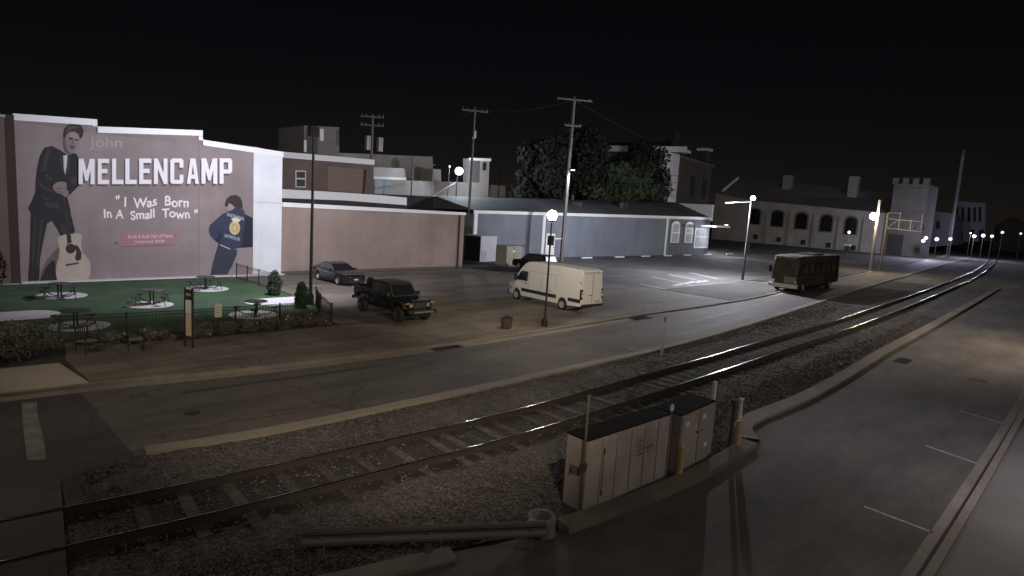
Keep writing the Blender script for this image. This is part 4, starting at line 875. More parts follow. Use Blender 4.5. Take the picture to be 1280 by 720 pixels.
# road light with long arm and hanging sign on its pole
b_ = G(928,350,.014); h = HZ(934,246,b_)
t = thing('street_light', 'dark street light pole with glowing arm and grey sign panel', 'street light', (b_[0],b_[1],.014))
MB().cyl((b_[0],b_[1],.014), (b_[0],b_[1],h), .13, .08, 12).build('pole', black, t)
z1 = HZ(936,252,b_); MB().tube([(b_[0],b_[1],z1),(b_[0]-2.4,b_[1]+1.6,z1-.25)], .05).build('arm', mat('arm_pale', (.3,.3,.3), .5), t)
MB().ball((b_[0]-.3,b_[1]-.3,h-.12), .24, 14).build('bulb', emitter('led_glow', (.82,.84,1.), 28.), t, smooth=True)
za, zb = HZ(934,304,b_), HZ(934,319,b_); MB().box((b_[0]-.5,b_[1]-.16,zb), (b_[0]+.5,b_[1]-.11,za)).build('sign_panel', mat('sign_back', (.1,.1,.105), .6), t)
point('street_light_lamp', (b_[0]-2.0,b_[1]+1.4,h-1.0), 17000, (.9,.9,1.), .25)
# wall light washing the corner of the blue building and the lot
x, z = 104.2, 6.4
t = thing('wall_lamp', 'lamp under the roof end of the blue building', 'lamp', (103.2,YB-.6,6)); MB().box((102.9,YB-2.9,5.4), (103.4,YB-2.3,5.6)).build('housing', black, t)
MB().box((102.95,YB-2.85,5.385), (103.35,YB-2.35,5.398)).build('light_panel', emitter('led_panel', COOL, 30.), t)
spot('corner_lamp', (103.2,YB-2.6,5.3), (92,45,0), 3000, (.82,.87,1.), 150, .6, .3)
t = thing('wall_lamp', 'added hidden lamp on the far end wall of the blue building', 'lamp', (103.2,59,7)); MB().box((BX1+.36,58.7,6.9), (104.2,59.3,7.1)).build('housing', black, t)  # lamp added out of sight to light the house corner and lot
spot('hidden_fill', (104.0,58.6,6.8), (112,48,0), 7000, (.86,.88,1.), 140, .6, .3)
point('hidden_fill_side', (104.6,59,7.2), 3200, (.86,.88,1.), .3)
# lamp pole and crossing signal by the far crossing
b_ = G(1088,339); h = HZ(1095,250,b_)
t = thing('lamp_pole', 'pale wooden pole with a bright round lamp near the stone hall', 'light pole', (b_[0],b_[1],0))
palew = mat('pale_pole', (.13,.118,.105), .8, var=.3, scale=3)
MB().cyl((b_[0],b_[1],0), (b_[0]-.25,b_[1],h), .24, .18, 12).build('pole', palew, t)
lp = (b_[0]-1.2,b_[1]+.4); zl = HZ(1086,270,lp); MB().tube([(b_[0],b_[1],zl+.5),(lp[0],lp[1],zl+.55)], .07).build('arm', palew, t)
MB().ball((lp[0],lp[1]-.2,zl), .52, 16).build('bulb', emitter('warm_glow', (1,.86,.64), 420.), t, smooth=True)
spot('hall_fill', (b_[0]+.8,b_[1]+.6,9.), (XC,64,6), 21000, (1,.92,.78), 62, 1., .4)  # extra spot added to brighten the hall beyond the bulb's reach
t = thing('signal_gantry', 'cantilever railway crossing signal with lattice arm', 'signal', (b_[0]+4,b_[1]-.6,0))
cx_, cy_ = b_[0]+3.5, b_[1]-.4
MB().cyl((cx_,cy_,0), (cx_,cy_,HZ(1103,266,(cx_,cy_))), .17, .14, 12).build('mast', palew, t)
ex, ey = cx_+.3, cy_-4.6
zt1 = HZ(1103,273,(cx_,cy_)); zt2 = HZ(1103,285,(cx_,cy_))
MB().cyl((cx_,cy_,zt1), (ex,ey,zt1-.2), .07).cyl((cx_,cy_,zt2), (ex,ey,zt2-.2), .1).build('boom', palew, t)
q = MB()
for k in (0.0,.35,.68,.97): q.cyl((cx_+(ex-cx_)*k,cy_+(ey-cy_)*k,zt2), (cx_+(ex-cx_)*k,cy_+(ey-cy_)*k,zt1+(1.0 if k in (.97,.35) else 0)), .08)
q.cyl((cx_,cy_,zt2), (cx_+(ex-cx_)*.35,cy_+(ey-cy_)*.35,zt1), .06).cyl((cx_,cy_,zt1+.9), (cx_+(ex-cx_)*.35,cy_+(ey-cy_)*.35,zt1+.9), .05).build('lattice', palew, t)
for k in (.8,1.04):
    yy = cy_+(ey-cy_)*k; hb = MB().lathe([(.001,0),(.42,0),(.42,.06),(.001,.06)], (cx_+(ex-cx_)*k-.3,yy,zt2+.4), 16, 'y').build('signal_head', mat('signal_grey', (.12,.11,.1), .6), t)
    MB().lathe([(.001,-.02),(.16,-.02),(.16,.0)], (cx_+(ex-cx_)*k-.3,yy,zt2+.4), 12, 'y').build('signal_lens', redlens, hb)
# small lamp in front of the hall
b_ = G(1058,316); t = thing('post_lamp', 'little white globe post lamp in front of the stone hall', 'street lamp', (b_[0],b_[1],0))
h = HZ(1058,290,b_); MB().cyl((b_[0],b_[1],0), (b_[0],b_[1],h), .07).build('pole', steel, t); MB().ball((b_[0],b_[1],h), .32, 12).build('globe', emitter('dim_glow', LED, 3.), t, smooth=True)
z1 = HZ(1058,306,b_); MB().box((b_[0]-.4,b_[1]-.7,z1-.25), (b_[0]+.4,b_[1]+.7,z1+.25)).build('white_panel', white, t); MB().box((b_[0]-.3,b_[1]-.5,.3), (b_[0]+.3,b_[1]+.5,z1-.26)).build('meter_box', black, t)
# downtown lamps
glow2 = emitter('violet_glow', (.78,.78,1.), 1.35)
rowl = [(1154,301,.42), (1157.5,297.5,.42), (1171,299,.5), (1188,298.8,.46), (1217.5,295.5,.44), (1229,294.5,.5), (1240,295.3,.44), (1253,290.5,.4), (1276,292,.32), (1213,291.5,.25)]
names_ = ['lower of the twin lamps at the stone tower', 'upper of the twin lamps at the stone tower', 'before the dim shop building', 'at the foot of the lattice mast', 'at the left end of the bright trio', 'in the middle of the bright trio', 'at the right end of the bright trio', 'on the gabled house eave', 'at the far right edge', 'faint above the bright trio']
for (a, b, r_), nm in zip(rowl, names_):
    d_ = ray(a, b); k = (175+(a-1150)*.55)/math.hypot(d_[0], d_[1]); x, y, z = d_[0]*k, d_[1]*k, CAM_H+d_[2]*k
    t = thing('distant_lamp', 'small distant downtown street lamp, '+nm, 'street lamp', (x,y,0), 'downtown street lamps'); MB().cyl((x,y,0), (x,y,z-.3), .09).build('pole', black, t)
    MB().ball((x,y,z), r_*.95, 12).build('globe', glow2, t, smooth=True)
for k_, (a, b) in enumerate([(1158,297), (1226,293)]):
    d_ = ray(a, b); k = (172 if k_ == 0 else 210)/math.hypot(d_[0], d_[1]); point('downtown_light', (d_[0]*k,d_[1]*k,CAM_H+d_[2]*k+.5), 9000, (.72,.74,1.), .4)
b_ = (205,66); yv, z0_ = PX(1186,310,205); _, z1_ = PX(1188,188,205)
t = thing('lattice_mast', 'tall thin lattice mast above the downtown street', 'mast', (205,yv,0)); q = MB()
for k in range(3): q.cyl((205+.35*math.cos(k*2.09),yv+.35*math.sin(k*2.09),0), (205+.2*math.cos(k*2.09),yv+.2*math.sin(k*2.09),z1_), .09, n=5)
for k in range(24):
    z = k*z1_/24; q.cyl((205-.3,yv-.4,z), (205+.2,yv+.4,z+z1_/24), .05, n=4)
q.build('lattice', mat('mast_grey', (.16,.16,.16), .7), t); MB().box((204.7,yv-.35,z1_*.62), (205.1,yv+.3,z1_*.95)).build('antenna_panel', mat('antenna', (.13,.13,.14), .7), t)

# ================================================================== VEHICLES (local: x forward, y left, z up)
def shell(mb, poly, wf):
    k = len(poly); vs = [(x,wf(x,z),z) for x, z in poly]+[(x,-wf(x,z),z) for x, z in poly]
    return mb.add(vs, [tuple(range(k)), tuple(range(2*k-1,k-1,-1))]+[(i,i+k,(i+1)%k+k,(i+1)%k) for i in range(k)])
def arch(cx, r, zc, zb, n=9):
    a0 = math.asin((zb-zc)/r); return [(cx+r*math.cos(t), zc+r*math.sin(t)) for t in np.linspace(a0, PI-a0, n)]
def sidepanel(mb, poly, wf, off=.006, th=.01):
    for sg in (1,-1):
        vs = [(x,sg*(wf(x,z)+off),z) for x, z in poly]; mb.face(vs)
    return mb
def panes(nm, mm, t, polys, wf, off=.006):
    for pl in polys:
        for sg in (1,-1): MB().face([(x,sg*(wf(x,z)+off),z) for x, z in pl]).build(nm, mm, t)
def across(mb, pts, wf, k=.92, off=.008):
    """glass strip across the body along profile pts"""
    for (x0,z0),(x1,z1) in zip(pts, pts[1:]):
        L = math.hypot(x1-x0,z1-z0); nx, nz = (z1-z0)/L*off, -(x1-x0)/L*off
        if nz < 0: nx, nz = -nx, -nz
        mb.face([(x0+nx,wf(x0,z0)*k,z0+nz),(x1+nx,wf(x1,z1)*k,z1+nz),(x1+nx,-wf(x1,z1)*k,z1+nz),(x0+nx,-wf(x0,z0)*k,z0+nz)])
    return mb
def wheel(t, x, y, r, wd, rimm, spokes=6):
    sg = 1 if y > 0 else -1
    def L(prof): return [(a,b) for a, b in prof]
    ty = MB().lathe([(r*.62,-wd/2),(r*.9,-wd/2),(r,-wd*.32),(r,wd*.32),(r*.9,wd/2),(r*.62,wd/2),(r*.62,-wd/2)], (x,y,r), 22, 'y').build('wheel', rubber, t, smooth=False)
    rm = MB().lathe([(.001,sg*wd*.34),(r*.2,sg*wd*.36),(r*.24,sg*wd*.22),(r*.56,sg*wd*.24),(r*.6,sg*wd*.46),(r*.64,sg*wd*.47)], (x,y,r), 20, 'y')
    for i in range(spokes):
        a = 2*PI*i/spokes; c, s_ = math.cos(a), math.sin(a); yy = y+sg*wd*.38
        rm.add([(x+c*r*.1-s_*r*.06,yy,r+s_*r*.1+c*r*.06),(x+c*r*.1+s_*r*.06,yy,r+s_*r*.1-c*r*.06),(x+c*r*.6+s_*r*.05,yy,r+s_*r*.6-c*r*.05),(x+c*r*.6-s_*r*.05,yy,r+s_*r*.6+c*r*.05)], [(0,1,2,3)])
    rm.build('rim', rimm, ty)
rim_m = mat('alloy_rim', (.45,.45,.47), .35, .7, var=.1); rim_d = mat('dark_rim', (.05,.05,.05), .5, .3, var=.1); rim_w = mat('steel_rim', (.4,.39,.36), .5, .2, var=.2)

def sedan(label, loc, rz):
    t = thing('parked_sedan', label, 'car', (0,0,0))
    body = mat('charcoal_car_paint', (.014,.013,.017), .3, .4, var=.08, coat=.6)
    def w(x, z):
        b = .91
        if x > 1.5: b -= .2*((x-1.5)/.95)**2
        if x < -1.7: b -= .1*((-x-1.7)/.7)**2
        if z < .4: b -= (.4-z)*.2
        if z > .8: b -= (z-.8)*.45
        return b
    low = [(2.3,.2)]+arch(1.42,.39,.33,.2)+arch(-1.42,.39,.33,.2)+[(-2.3,.26),(-2.42,.5),(-2.4,.85),(-2.3,1.0),(-1.9,1.04),(.85,.97),(1.5,.9),(2.1,.78),(2.38,.65),(2.45,.48),(2.42,.3)]
    o = shell(MB(), low, w).build('body', body, t, bevel=.03)
    up = [(1.0,.93),(.15,1.36),(-.2,1.44),(-.9,1.44),(-1.35,1.34),(-2.05,1.01)]
    shell(MB(), up, w).build('cabin', body, t, bevel=.035)
    panes('side_window', glass_d, t, [[(.72,1.0),(.12,1.31),(-.3,1.37),(-.35,1.0)], [(-.42,1.0),(-.38,1.37),(-.95,1.37),(-1.3,1.27),(-1.6,1.04)]], w)
    across(MB(), [(.94,.97),(.2,1.345)], w, .88).build('windscreen', glass_d, t); across(MB(), [(-1.42,1.32),(-1.98,1.05)], w, .84).build('rear_window', glass_d, t)
    for sg in (1,-1):
        MB().add([(2.36,sg*.42,.55),(2.2,sg*.74,.58),(1.85,sg*.86,.68),(1.9,sg*.82,.76),(2.22,sg*.66,.72),(2.4,sg*.42,.66)], [tuple(range(6))]).build('headlight', lens, t)
        hl = MB().ball((2.2,sg*.6,.645), .1, 10).build('headlight', chrome, t)
        MB().box((-2.43,min(sg*.5,sg*.86),.7), (-2.36,max(sg*.5,sg*.86),.88)).build('tail_light', redlens, t)
        MB().box((.5,min(sg*.9,sg*1.08),.98), (.68,max(sg*.9,sg*1.08),1.1)).build('mirror', body, t, bevel=.03)
        MB().box((-.3,min(sg*.905,sg*.93),.82), (-.1,max(sg*.905,sg*.93),.85)).box((-1.2,min(sg*.905,sg*.93),.84), (-1.0,max(sg*.905,sg*.93),.87)).build('door_handle', chrome, t)
        for x in (1.42,-1.42): wheel(t, x, sg*.8, .33, .22, rim_m)
    g = MB().box((2.43,-.4,.5), (2.455,.4,.62)).box((2.4,-.6,.26), (2.45,.6,.42)); g.build('grille', black, t)
    MB().box((2.456,-.15,.44), (2.462,.15,.54)).build('plate', mat('plate_grey', (.4,.4,.4), .6), t)
    sidepanel(MB(), [(-.345,.35),(-.335,.97),(-.36,.97),(-.37,.35)], w, .004).build('door_seam', dark, t)
    t.location = (*loc,.01); t.rotation_euler = (0,0,rz); return t
sd_ = sedan('dark sedan with shining headlamps parked by the tan wall', (22.75,40.0), R(-91))
b_ = G(1234,316); bx, by = b_; k = 200/math.hypot(bx,by)
dup(sd_, 'small far car facing us under the downtown lamps', (200*.966,200*.27,0.01), R(192))

def pickup():
    t = thing('pickup_truck', 'black four door pickup with open bed and round headlamps', 'pickup', (0,0,0))
    body = mat('black_car_paint', (.005,.005,.006), .4, .2, var=.1, coat=.25); trim = mat('black_plastic', (.012,.012,.012), .7, var=.2)
    w = lambda x, z: .8-(.06*max(0,(x-1.2)/1.4))-(max(0,z-1.2)*.16)
    low = [(2.35,.58),(-2.75,.62),(-2.8,1.22),(-.75,1.22),(.95,1.2),(1.05,1.22),(2.25,1.14),(2.38,1.05)]
    shell(MB(), low, w).build('body', body, t, bevel=.03)
    shell(MB(), [(1.08,1.21),(.62,1.8),(.45,1.87),(-.9,1.87),(-1.05,1.8),(-1.1,1.21)], w).build('hardtop', mat('soft_top', (.012,.012,.012), .8, var=.2), t, bevel=.04)
    panes('side_window', glass_d, t, [[(.9,1.27),(.55,1.74),(.05,1.77),(.05,1.27)], [(-.03,1.27),(-.03,1.77),(-.9,1.77),(-.95,1.27)]], w)
    across(MB(), [(1.03,1.27),(.66,1.76)], w, .88).build('windscreen', glass_d, t)
    b = MB().box((-2.7,-.72,1.221), (-1.15,.72,1.228)); b.build('bed', dark, t)
    MB().box((-2.72,.72,1.23), (-1.12,.8,1.36)).box((-2.72,-.8,1.23), (-1.12,-.72,1.36)).box((-2.8,-.8,1.23), (-2.722,.8,1.36)).build('bed_side', body, t, bevel=.02)
    MB().lathe([(.001,-.12),(.3,-.12),(.38,-.08),(.38,.08),(.3,.12),(.001,.12)], (-2.3,0,1.42), 18, 'y').build('spare_wheel', rubber, t)
    for sg in (1,-1):
        for x in (1.72,-1.76):
            f = MB().add([], []); pts = [(x+.62,.78),(x+.5,1.02),(x+.3,1.1),(x-.3,1.1),(x-.5,1.0),(x-.62,.75),(x-.55,.75),(x-.46,.94),(x-.28,1.04),(x+.28,1.04),(x+.45,.96),(x+.55,.78)]
            f.ypr(pts, min(sg*.7,sg*.95), max(sg*.7,sg*.95)); f.build('fender', trim, t, bevel=.015); wheel(t, x, sg*.8, .41, .27, rim_d, 5)
        hl = MB().lathe([(.001,.07),(.08,.06),(.11,.03),(.12,0)], (0,0,0), 14); hl.v = [(2.36+c, a+sg*.52, b+.93) for a, b, c in hl.v]; hl.build('headlight', mat('dim_lens', (.2,.19,.18), .15, var=0), t)
        MB().box((2.33,min(sg*.66,sg*.88),1.02), (2.4,max(sg*.66,sg*.88),1.08)).build('turn_signal', mat('amber_lens', (.4,.2,.05), .2), t)
        fl = MB().lathe([(.001,.03),(.06,.02),(.065,0)], (0,0,0), 12); fl.v = [(2.76+c, a+sg*.5, b+.64) for a, b, c in fl.v]; fl.build('fog_light', mat('dim_lens', (.2,.19,.18)), t)
        MB().box((.78,min(sg*.84,sg*1.05),1.22), (.95,max(sg*.84,sg*1.05),1.42)).build('mirror', trim, t, bevel=.03)
        MB().box((-.05,min(sg*.795,sg*.83),1.08), (.1,max(sg*.795,sg*.83),1.11)).box((-.95,min(sg*.795,sg*.83),1.08), (-.8,max(sg*.795,sg*.83),1.11)).build('door_handle', trim, t)
        MB().box((-2.83,min(sg*.6,sg*.78),.95), (-2.79,max(sg*.6,sg*.78),1.2)).build('tail_light', redlens, t)
        MB().box((-.95,min(sg*.8,sg*.92),.5), (1.05,max(sg*.8,sg*.92),.56)).build('side_step', trim, t)
    g = MB()
    for k in range(7): g.box((2.381,-.36+k*.108,.76), (2.395,-.30+k*.108,1.08))
    g.build('grille_slot', mat('slot_grey', (.06,.06,.06), .4), t)
    MB().box((2.5,-.86,.56), (2.75,.86,.74)).build('bumper', trim, t, bevel=.03); MB().box((2.751,-.4,.6), (2.757,.4,.68)).build('bumper_insert', steel, t)
    MB().box((-2.98,-.8,.58), (-2.82,.8,.74)).build('rear_bumper', trim, t, bevel=.02)
    MB().box((-2.5,-.5,.35), (2.4,.5,.6)).build('chassis', dark, t)
    t.location = (18.85,27.35,.012); t.rotation_euler = (0,0,R(-91)); return t
pickup()

def van():
    t = thing('cargo_van', 'long white high roof cargo van with black side mouldings', 'van', (0,0,0))
    body = mat('white_van_paint', (.64,.65,.66), .45, var=.1, scale=1.2, var2=.06, coat=.2)
    def w(x, z):
        b = .99-.10*max(0,z-1.15)/1.6
        if x > 2.2: b -= .22*((x-2.2)/1.25)**2
        return b
    low = [(3.3,.34)]+arch(2.42,.43,.36,.34)+arch(-1.88,.43,.36,.34)+[(-3.4,.42),(-3.47,.5),(-3.47,1.1),(-3.4,2.45),(-3.3,2.62),(-3.05,2.7),(1.0,2.72),(1.45,2.66),(1.75,2.52),(2.1,2.2),(2.72,1.42),(3.1,1.25),(3.38,1.0),(3.45,.75),(3.43,.45)]
    shell(MB(), low, w).build('body', body, t, bevel=.05)
    across(MB(), [(2.68,1.46),(2.13,2.16),(1.98,2.31)], w, .88).build('windscreen', glass_d, t)
    panes('side_window', glass_d, t, [[(2.52,1.38),(2.12,1.93),(1.95,2.02),(1.38,2.02),(1.38,1.38)]], w)
    mld = mat('black_moulding', (.02,.02,.02), .6, var=.1)
    panes('side_moulding', mld, t, [[(1.9,.66),(1.9,.88),(-1.38,.88),(-1.38,.66)], [(-2.4,.66),(-2.4,.88),(-3.44,.88),(-3.44,.66)], [(3.0,.72),(3.0,.84),(3.3,.84),(3.3,.72)]], w, .02)
    sm_ = MB()
    for x in (1.3,.02,-1.25): sidepanel(sm_, [(x,.5),(x,2.1),(x-.025,2.1),(x-.025,.5)], w, .004)
    sidepanel(sm_, [(1.3,2.1),(1.3,2.08),(-1.25,2.08),(-1.25,2.1)], w, .004); sm_.build('panel_seam', mat('seam_grey', (.25,.23,.21), .8), t)
    MB().box((3.2,-.8,.3), (3.49,.8,.62)).build('bumper', mld, t, bevel=.05); MB().box((-3.56,-.95,.42), (-3.475,.95,.58)).build('rear_bumper', mld, t, bevel=.02)
    MB().box((3.4,-.5,.75), (3.455,.5,.98)).build('grille', mld, t)
    for sg in (1,-1):
        MB().add([(3.41,sg*.55,.78),(3.1,sg*.88,.86),(3.0,sg*.88,1.12),(3.3,sg*.62,1.06)], [(0,1,2,3)]).build('headlight', lens, t)
        MB().box((-3.49,min(sg*.86,sg*1.0),.88), (-3.36,max(sg*.86,sg*1.0),1.5)).build('tail_light', redlens, t); MB().box((-3.495,min(sg*.88,sg*.98),1.05), (-3.491,max(sg*.88,sg*.98),1.2)).box((-3.495,min(sg*.88,sg*.98),1.28), (-3.491,max(sg*.88,sg*.98),1.36)).build('reverse_light', lens, t)
        m_ = MB().box((2.3,min(sg*1.02,sg*1.24),1.35), (2.45,max(sg*1.02,sg*1.24),1.75)).build('mirror', mld, t, bevel=.03); MB().cyl((2.4,sg*.93,1.4), (2.38,sg*1.1,1.42), .04).build('mirror_arm', mld, m_)
        MB().box((1.42,min(sg*.98,sg*1.015),1.2), (1.62,max(sg*.98,sg*1.015),1.24)).build('door_handle', mld, t)
        MB().box((-3.4,min(sg*.975,sg*.997),1.85), (-3.3,max(sg*.975,sg*.997),1.95)).box((-.9,min(sg*.985,sg*1.012),1.02), (-.7,max(sg*.985,sg*1.012),1.08)).build('fuel_flap', mat('flap_grey', (.3,.27,.25), .7), t)
        for x in (2.42,-1.88): wheel(t, x, sg*.86, .36, .24, rim_w, 8)
    b = MB().box((-3.485,-.012,.62), (-3.472,.012,2.5)).box((-3.47,-.8,2.52), (-3.42,.8,2.535)); b.build('rear_seam', mat('seam_grey', (.25,.23,.21), .8), t)
    MB().box((-3.5,.08,1.1), (-3.476,.3,1.14)).build('rear_handle', mld, t); MB().box((-3.49,-.75,.66), (-3.476,-.3,.78)).build('plate', mat('plate_grey', (.4,.4,.4), .6), t)
    MB().box((-3.0,-.6,.25), (3.0,.6,.45)).build('chassis', dark, t)
    t.location = (30.42,26.2,.012); t.rotation_euler = (0,0,R(86)); return t
van()

def bus():
    t = thing('dark_bus', 'long dark square fronted bus parked along the street kerb', 'bus', (0,0,0))
    body = mat('dark_bus_paint', (.006,.006,.006), .5, var=1., scale=1.0, tint=(.1,.095,.078)); blk = mat('black_plastic', (.012,.012,.012), .7)
    w = lambda x, z: 1.25-max(0,z-2.2)*.1-(.12 if x > 5.9 else 0)
    low = [(6.0,.5)]+arch(4.55,.6,.5,.5)+arch(-3.2,.6,.5,.5)+[(-5.9,.55),(-6.0,.8),(-6.0,3.0),(-5.85,3.3),(-5.5,3.36),(5.2,3.36),(5.75,3.26),(6.0,2.9),(6.12,1.6),(6.15,1.4),(6.15,.6)]
    shell(MB(), low, w).build('body', body, t, bevel=.06)
    across(MB(), [(6.1,1.65),(6.01,2.65)], w, .9, -.012).build('windscreen', glass_d, t)
    panes('side_window', mat('smoky_glass', (.09,.09,.087), .2, var=1., scale=.8, tint=(.012,.012,.014)), t, [[(4.9-i*1.65,1.75),(4.9-i*1.65,2.6),(3.65-i*1.65,2.6),(3.65-i*1.65,1.75)] for i in range(6)], w, .012)
    MB().box((6.13,-1.28,.42), (6.36,1.28,.78)).build('bumper', mat('pale_bumper', (.75,.7,.66), .5, .2, var=.3), t, bevel=.03)
    gr = MB().box((6.152,.05,.86), (6.2,1.02,1.42)).build('grille', mat('grille_grey', (.45,.45,.42), .5, .3), t); q = MB()
    for k in range(6): q.box((6.201,.1,.9+k*.085), (6.206,.97,.94+k*.085))
    q.build('slots', black, gr)
    for sg in (1,-1):
        MB().box((6.152,min(sg*.82,sg*1.1)-.0,.9), (6.18,max(sg*.82,sg*1.1),1.1)).build('headlight', lens, t)
        MB().box((5.75,min(sg*1.3,sg*1.55),1.7), (5.9,max(sg*1.3,sg*1.55),2.4)).build('mirror', blk, t, bevel=.03)
        MB().box((6.0,min(sg*.6,sg*.95),3.02), (6.06,max(sg*.6,sg*.95),3.1)).build('marker_lamp', mat('amber_lens', (.4,.2,.05), .2), t)
        for x in (4.55,-3.2): wheel(t, x, sg*1.08, .5, .3, rim_w, 5)
    MB().box((6.152,-1.05,1.0), (6.175,-.1,1.25)).build('red_panel', mat('red_panel', (.12,.02,.018), .5, var=.4), t)
    sg_ = MB().box((5.85,-.8,2.8), (6.05,.8,3.15)); sg_.build('destination_box', mat('dest_grey', (.05,.048,.045), .5, var=.5), t)
    dr = MB(); sidepanel(dr, [(-4.3,.8),(-4.3,2.7),(-5.6,2.7),(-5.6,.8)], w, .01); dr.build('side_panel', mat('bus_panel', (.06,.058,.05), .6, var=.6), t)
    rail_ = MB()
    for z in (1.2,1.62): sidepanel(rail_, [(5.9,z),(5.9,z+.05),(-5.9,z+.05),(-5.9,z)], w, .014)
    rail_.build('rub_rail', blk, t)
    MB().box((-5.0,-.9,.25), (5.5,.9,.52)).build('chassis', dark, t); MB().box((-2,-.7,3.362), (1,.7,3.5)).build('roof_hatch', blk, t)
    t.location = (63.8,21.95,.0); t.rotation_euler = (0,0,R(181.5)); return t
bus()

def suv():
    t = thing('parked_suv', 'dark car whose roof shows behind the white van', 'car', (0,0,0))
    body = mat('black_car_paint', (.008,.008,.009), .35, .2)
    w = lambda x, z: .93-max(0,z-.95)*.28-(.15*max(0,(x-1.5)))**2
    shell(MB(), [(2.2,.3)]+arch(1.35,.42,.36,.3)+arch(-1.35,.42,.36,.3)+[(-2.2,.35),(-2.3,.6),(-2.28,1.05),(1.2,1.05),(2.1,.95),(2.3,.75),(2.28,.45)], w).build('body', body, t, bevel=.04)
    shell(MB(), [(1.2,1.04),(.45,1.62),(.2,1.7),(-1.7,1.7),(-2.0,1.62),(-2.25,1.04)], w).build('cabin', body, t, bevel=.04)
    panes('side_window', glass_d, t, [[(.95,1.1),(.4,1.55),(-1.75,1.6),(-1.95,1.1)]], w); across(MB(), [(1.14,1.1),(.5,1.58)], w, .88).build('windscreen', glass_d, t)
    across(MB(), [(-2.04,1.57),(-2.22,1.12)], w, .85, -.01).build('rear_window', mat('reflection_tint', (.16,.12,.1), .3, var=.5), t)  # warm reflection put into the rear glass colour
    for sg in (1,-1):
        MB().box((2.2,min(sg*.5,sg*.8),.75), (2.29,max(sg*.5,sg*.8),.88)).build('headlight', lens, t); MB().box((-2.31,min(sg*.6,sg*.85),.85), (-2.27,max(sg*.6,sg*.85),1.05)).build('tail_light', redlens, t)
        for x in (1.35,-1.35): wheel(t, x, sg*.82, .36, .23, rim_m)
    x, y = G(673,318,1.68); t.location = (x+.3,y+.7,.006); t.rotation_euler = (0,0,R(90))
suv()

# ================================================================== SIGNAL CABINETS, POSTS, GUARDRAIL
cabm = mat('cabinet_aluminium', (.36,.325,.305), .6, .15, var=.35, scale=1.6, var2=.2, scale2=1.2); cabr = mat('cabinet_roof', (.005,.0045,.0045), .95, var=.3, spec=.05)
P0 = G(727,644); P1 = G(832,597.5)
an_ = math.atan2(P1[1]-P0[1], P1[0]-P0[0]); L_ = math.hypot(P1[0]-P0[0], P1[1]-P0[1])
t = thing('signal_cabinet', 'long pale ribbed metal signal cabinet with black stencilled lettering', 'equipment cabinet', (0,0,0))
H_ = 1.58; D_ = .55
MB().box((0,0,.06), (L_,D_,H_)).build('body', cabm, t, bevel=.015)
MB().box((-.006,-.012,H_+.001), (L_+.006,D_+.02,H_+.03)).build('roof', cabr, t)
MB().box((.03,.04,-.05), (L_-.03,D_-.04,.06)).build('plinth', concrete, t)
k = MB(); n_ = 6
for i in range(n_+1):
    x = L_*i/n_; k.box((max(0,x-.018),-.022,.1), (min(L_,x+.018),-.001,H_-.03))
k.build('rib', mat('cabinet_rib', (.36,.31,.28), .6, .15, var=.3), t)
q = MB()
for z in (.35,1.25): q.cyl((L_*.18,-.03,z-.06), (L_*.18,-.03,z+.06), .018)
q.cyl((L_*.18,-.02,.4), (L_*.18,-.02,1.35), .008); q.build('door_rod', black, t)
MB().box((-.02,.18,.8), (-.001,.42,.98)).build('latch_plate', steel, t)
q = MB().lathe([(.055,-.01),(.075,-.01),(.075,.01),(.055,.01)], (-.035,.3,.9), 12, 'y'); q.build('padlock', mat('rust', (.07,.035,.025), .9, var=.5), t)
# stencilled lines: worn and mostly unreadable in the photograph, so short broken strokes
q = MB(); rr = random.Random(3)
for i, (x0, n) in enumerate([(.0,6), (.0,9), (.0,13), (.02,14)]):
    z = 1.16-i*.105
    for j in range(n):
        x = L_*.56+x0+j*.052
        if rr.random() < .12: continue
        for sx in ((0,.008),(.026,.034)):
            if rr.random() < .85: q.box((x+sx[0],-.0035,z), (x+sx[1],-.002,z+.062))
        for sz in (.0,.027,.054):
            if rr.random() < .6: q.box((x,-.0035,z+sz), (x+.034,-.002,z+sz+.008))
q.build('stencil', mat('stencil_black', (.03,.027,.025), .9, var=.4, scale=9), t)
t.location = (*P0,0); t.rotation_euler = (0,0,an_)
P2 = G(845,596); P3 = G(887,571.5); an2 = math.atan2(P3[1]-P2[1],P3[0]-P2[0]); L2 = math.hypot(P3[0]-P2[0],P3[1]-P2[1])
t = thing('junction_cabinet', 'shorter two door grey metal cabinet right of the long one', 'equipment cabinet', (0,0,0))
H2 = 1.52
MB().box((0,0,.1), (L2,.75,H2)).build('body', cabm, t, bevel=.012); MB().box((-.008,-.012,H2+.001), (L2+.008,.77,H2+.03)).build('roof', cabr, t); MB().box((.03,.03,-.05), (L2-.03,.7,.1)).build('plinth', concrete, t)
for i in range(2):
    d = MB().box((.03+i*L2/2,-.025,.14), (L2/2-.02+i*L2/2,-.001,H2-.04)).build('door', cabm if i == 0 else mat('cabinet_dim', (.3,.27,.25), .6, .15, var=.3), t, bevel=.008)
    MB().box((.2+i*L2/2,-.03,H2-.32), (.38+i*L2/2,-.0255,H2-.2)).build('label_plate', white, d)
    MB().ball((L2*(.44 if i == 0 else .58),-.05,.95), .03, 8).build('handle', chrome if i else black, d)
MB().box((L2*.72,-.03,.42), (L2*.82,-.0255,.52)).build('label_plate', white, t)
t.location = (*P2,0); t.rotation_euler = (0,0,an2)
def bollard(label, q, top, r, mm, cap=None):
    x, y = G(*q); h = HZ(top[0], top[1], (x,y)); t = thing('bollard', label, 'bollard', (x,y,0))
    MB().lathe([(r,-.05),(r,h-.03),(r*.8,h),(.001,h+.01)], (x,y,0), 14).build('tube', mm, t)
    if cap: MB().lathe([(r+.003,h-.3),(r+.003,h-.15)], (x,y,0), 14).build('band', cap, t)
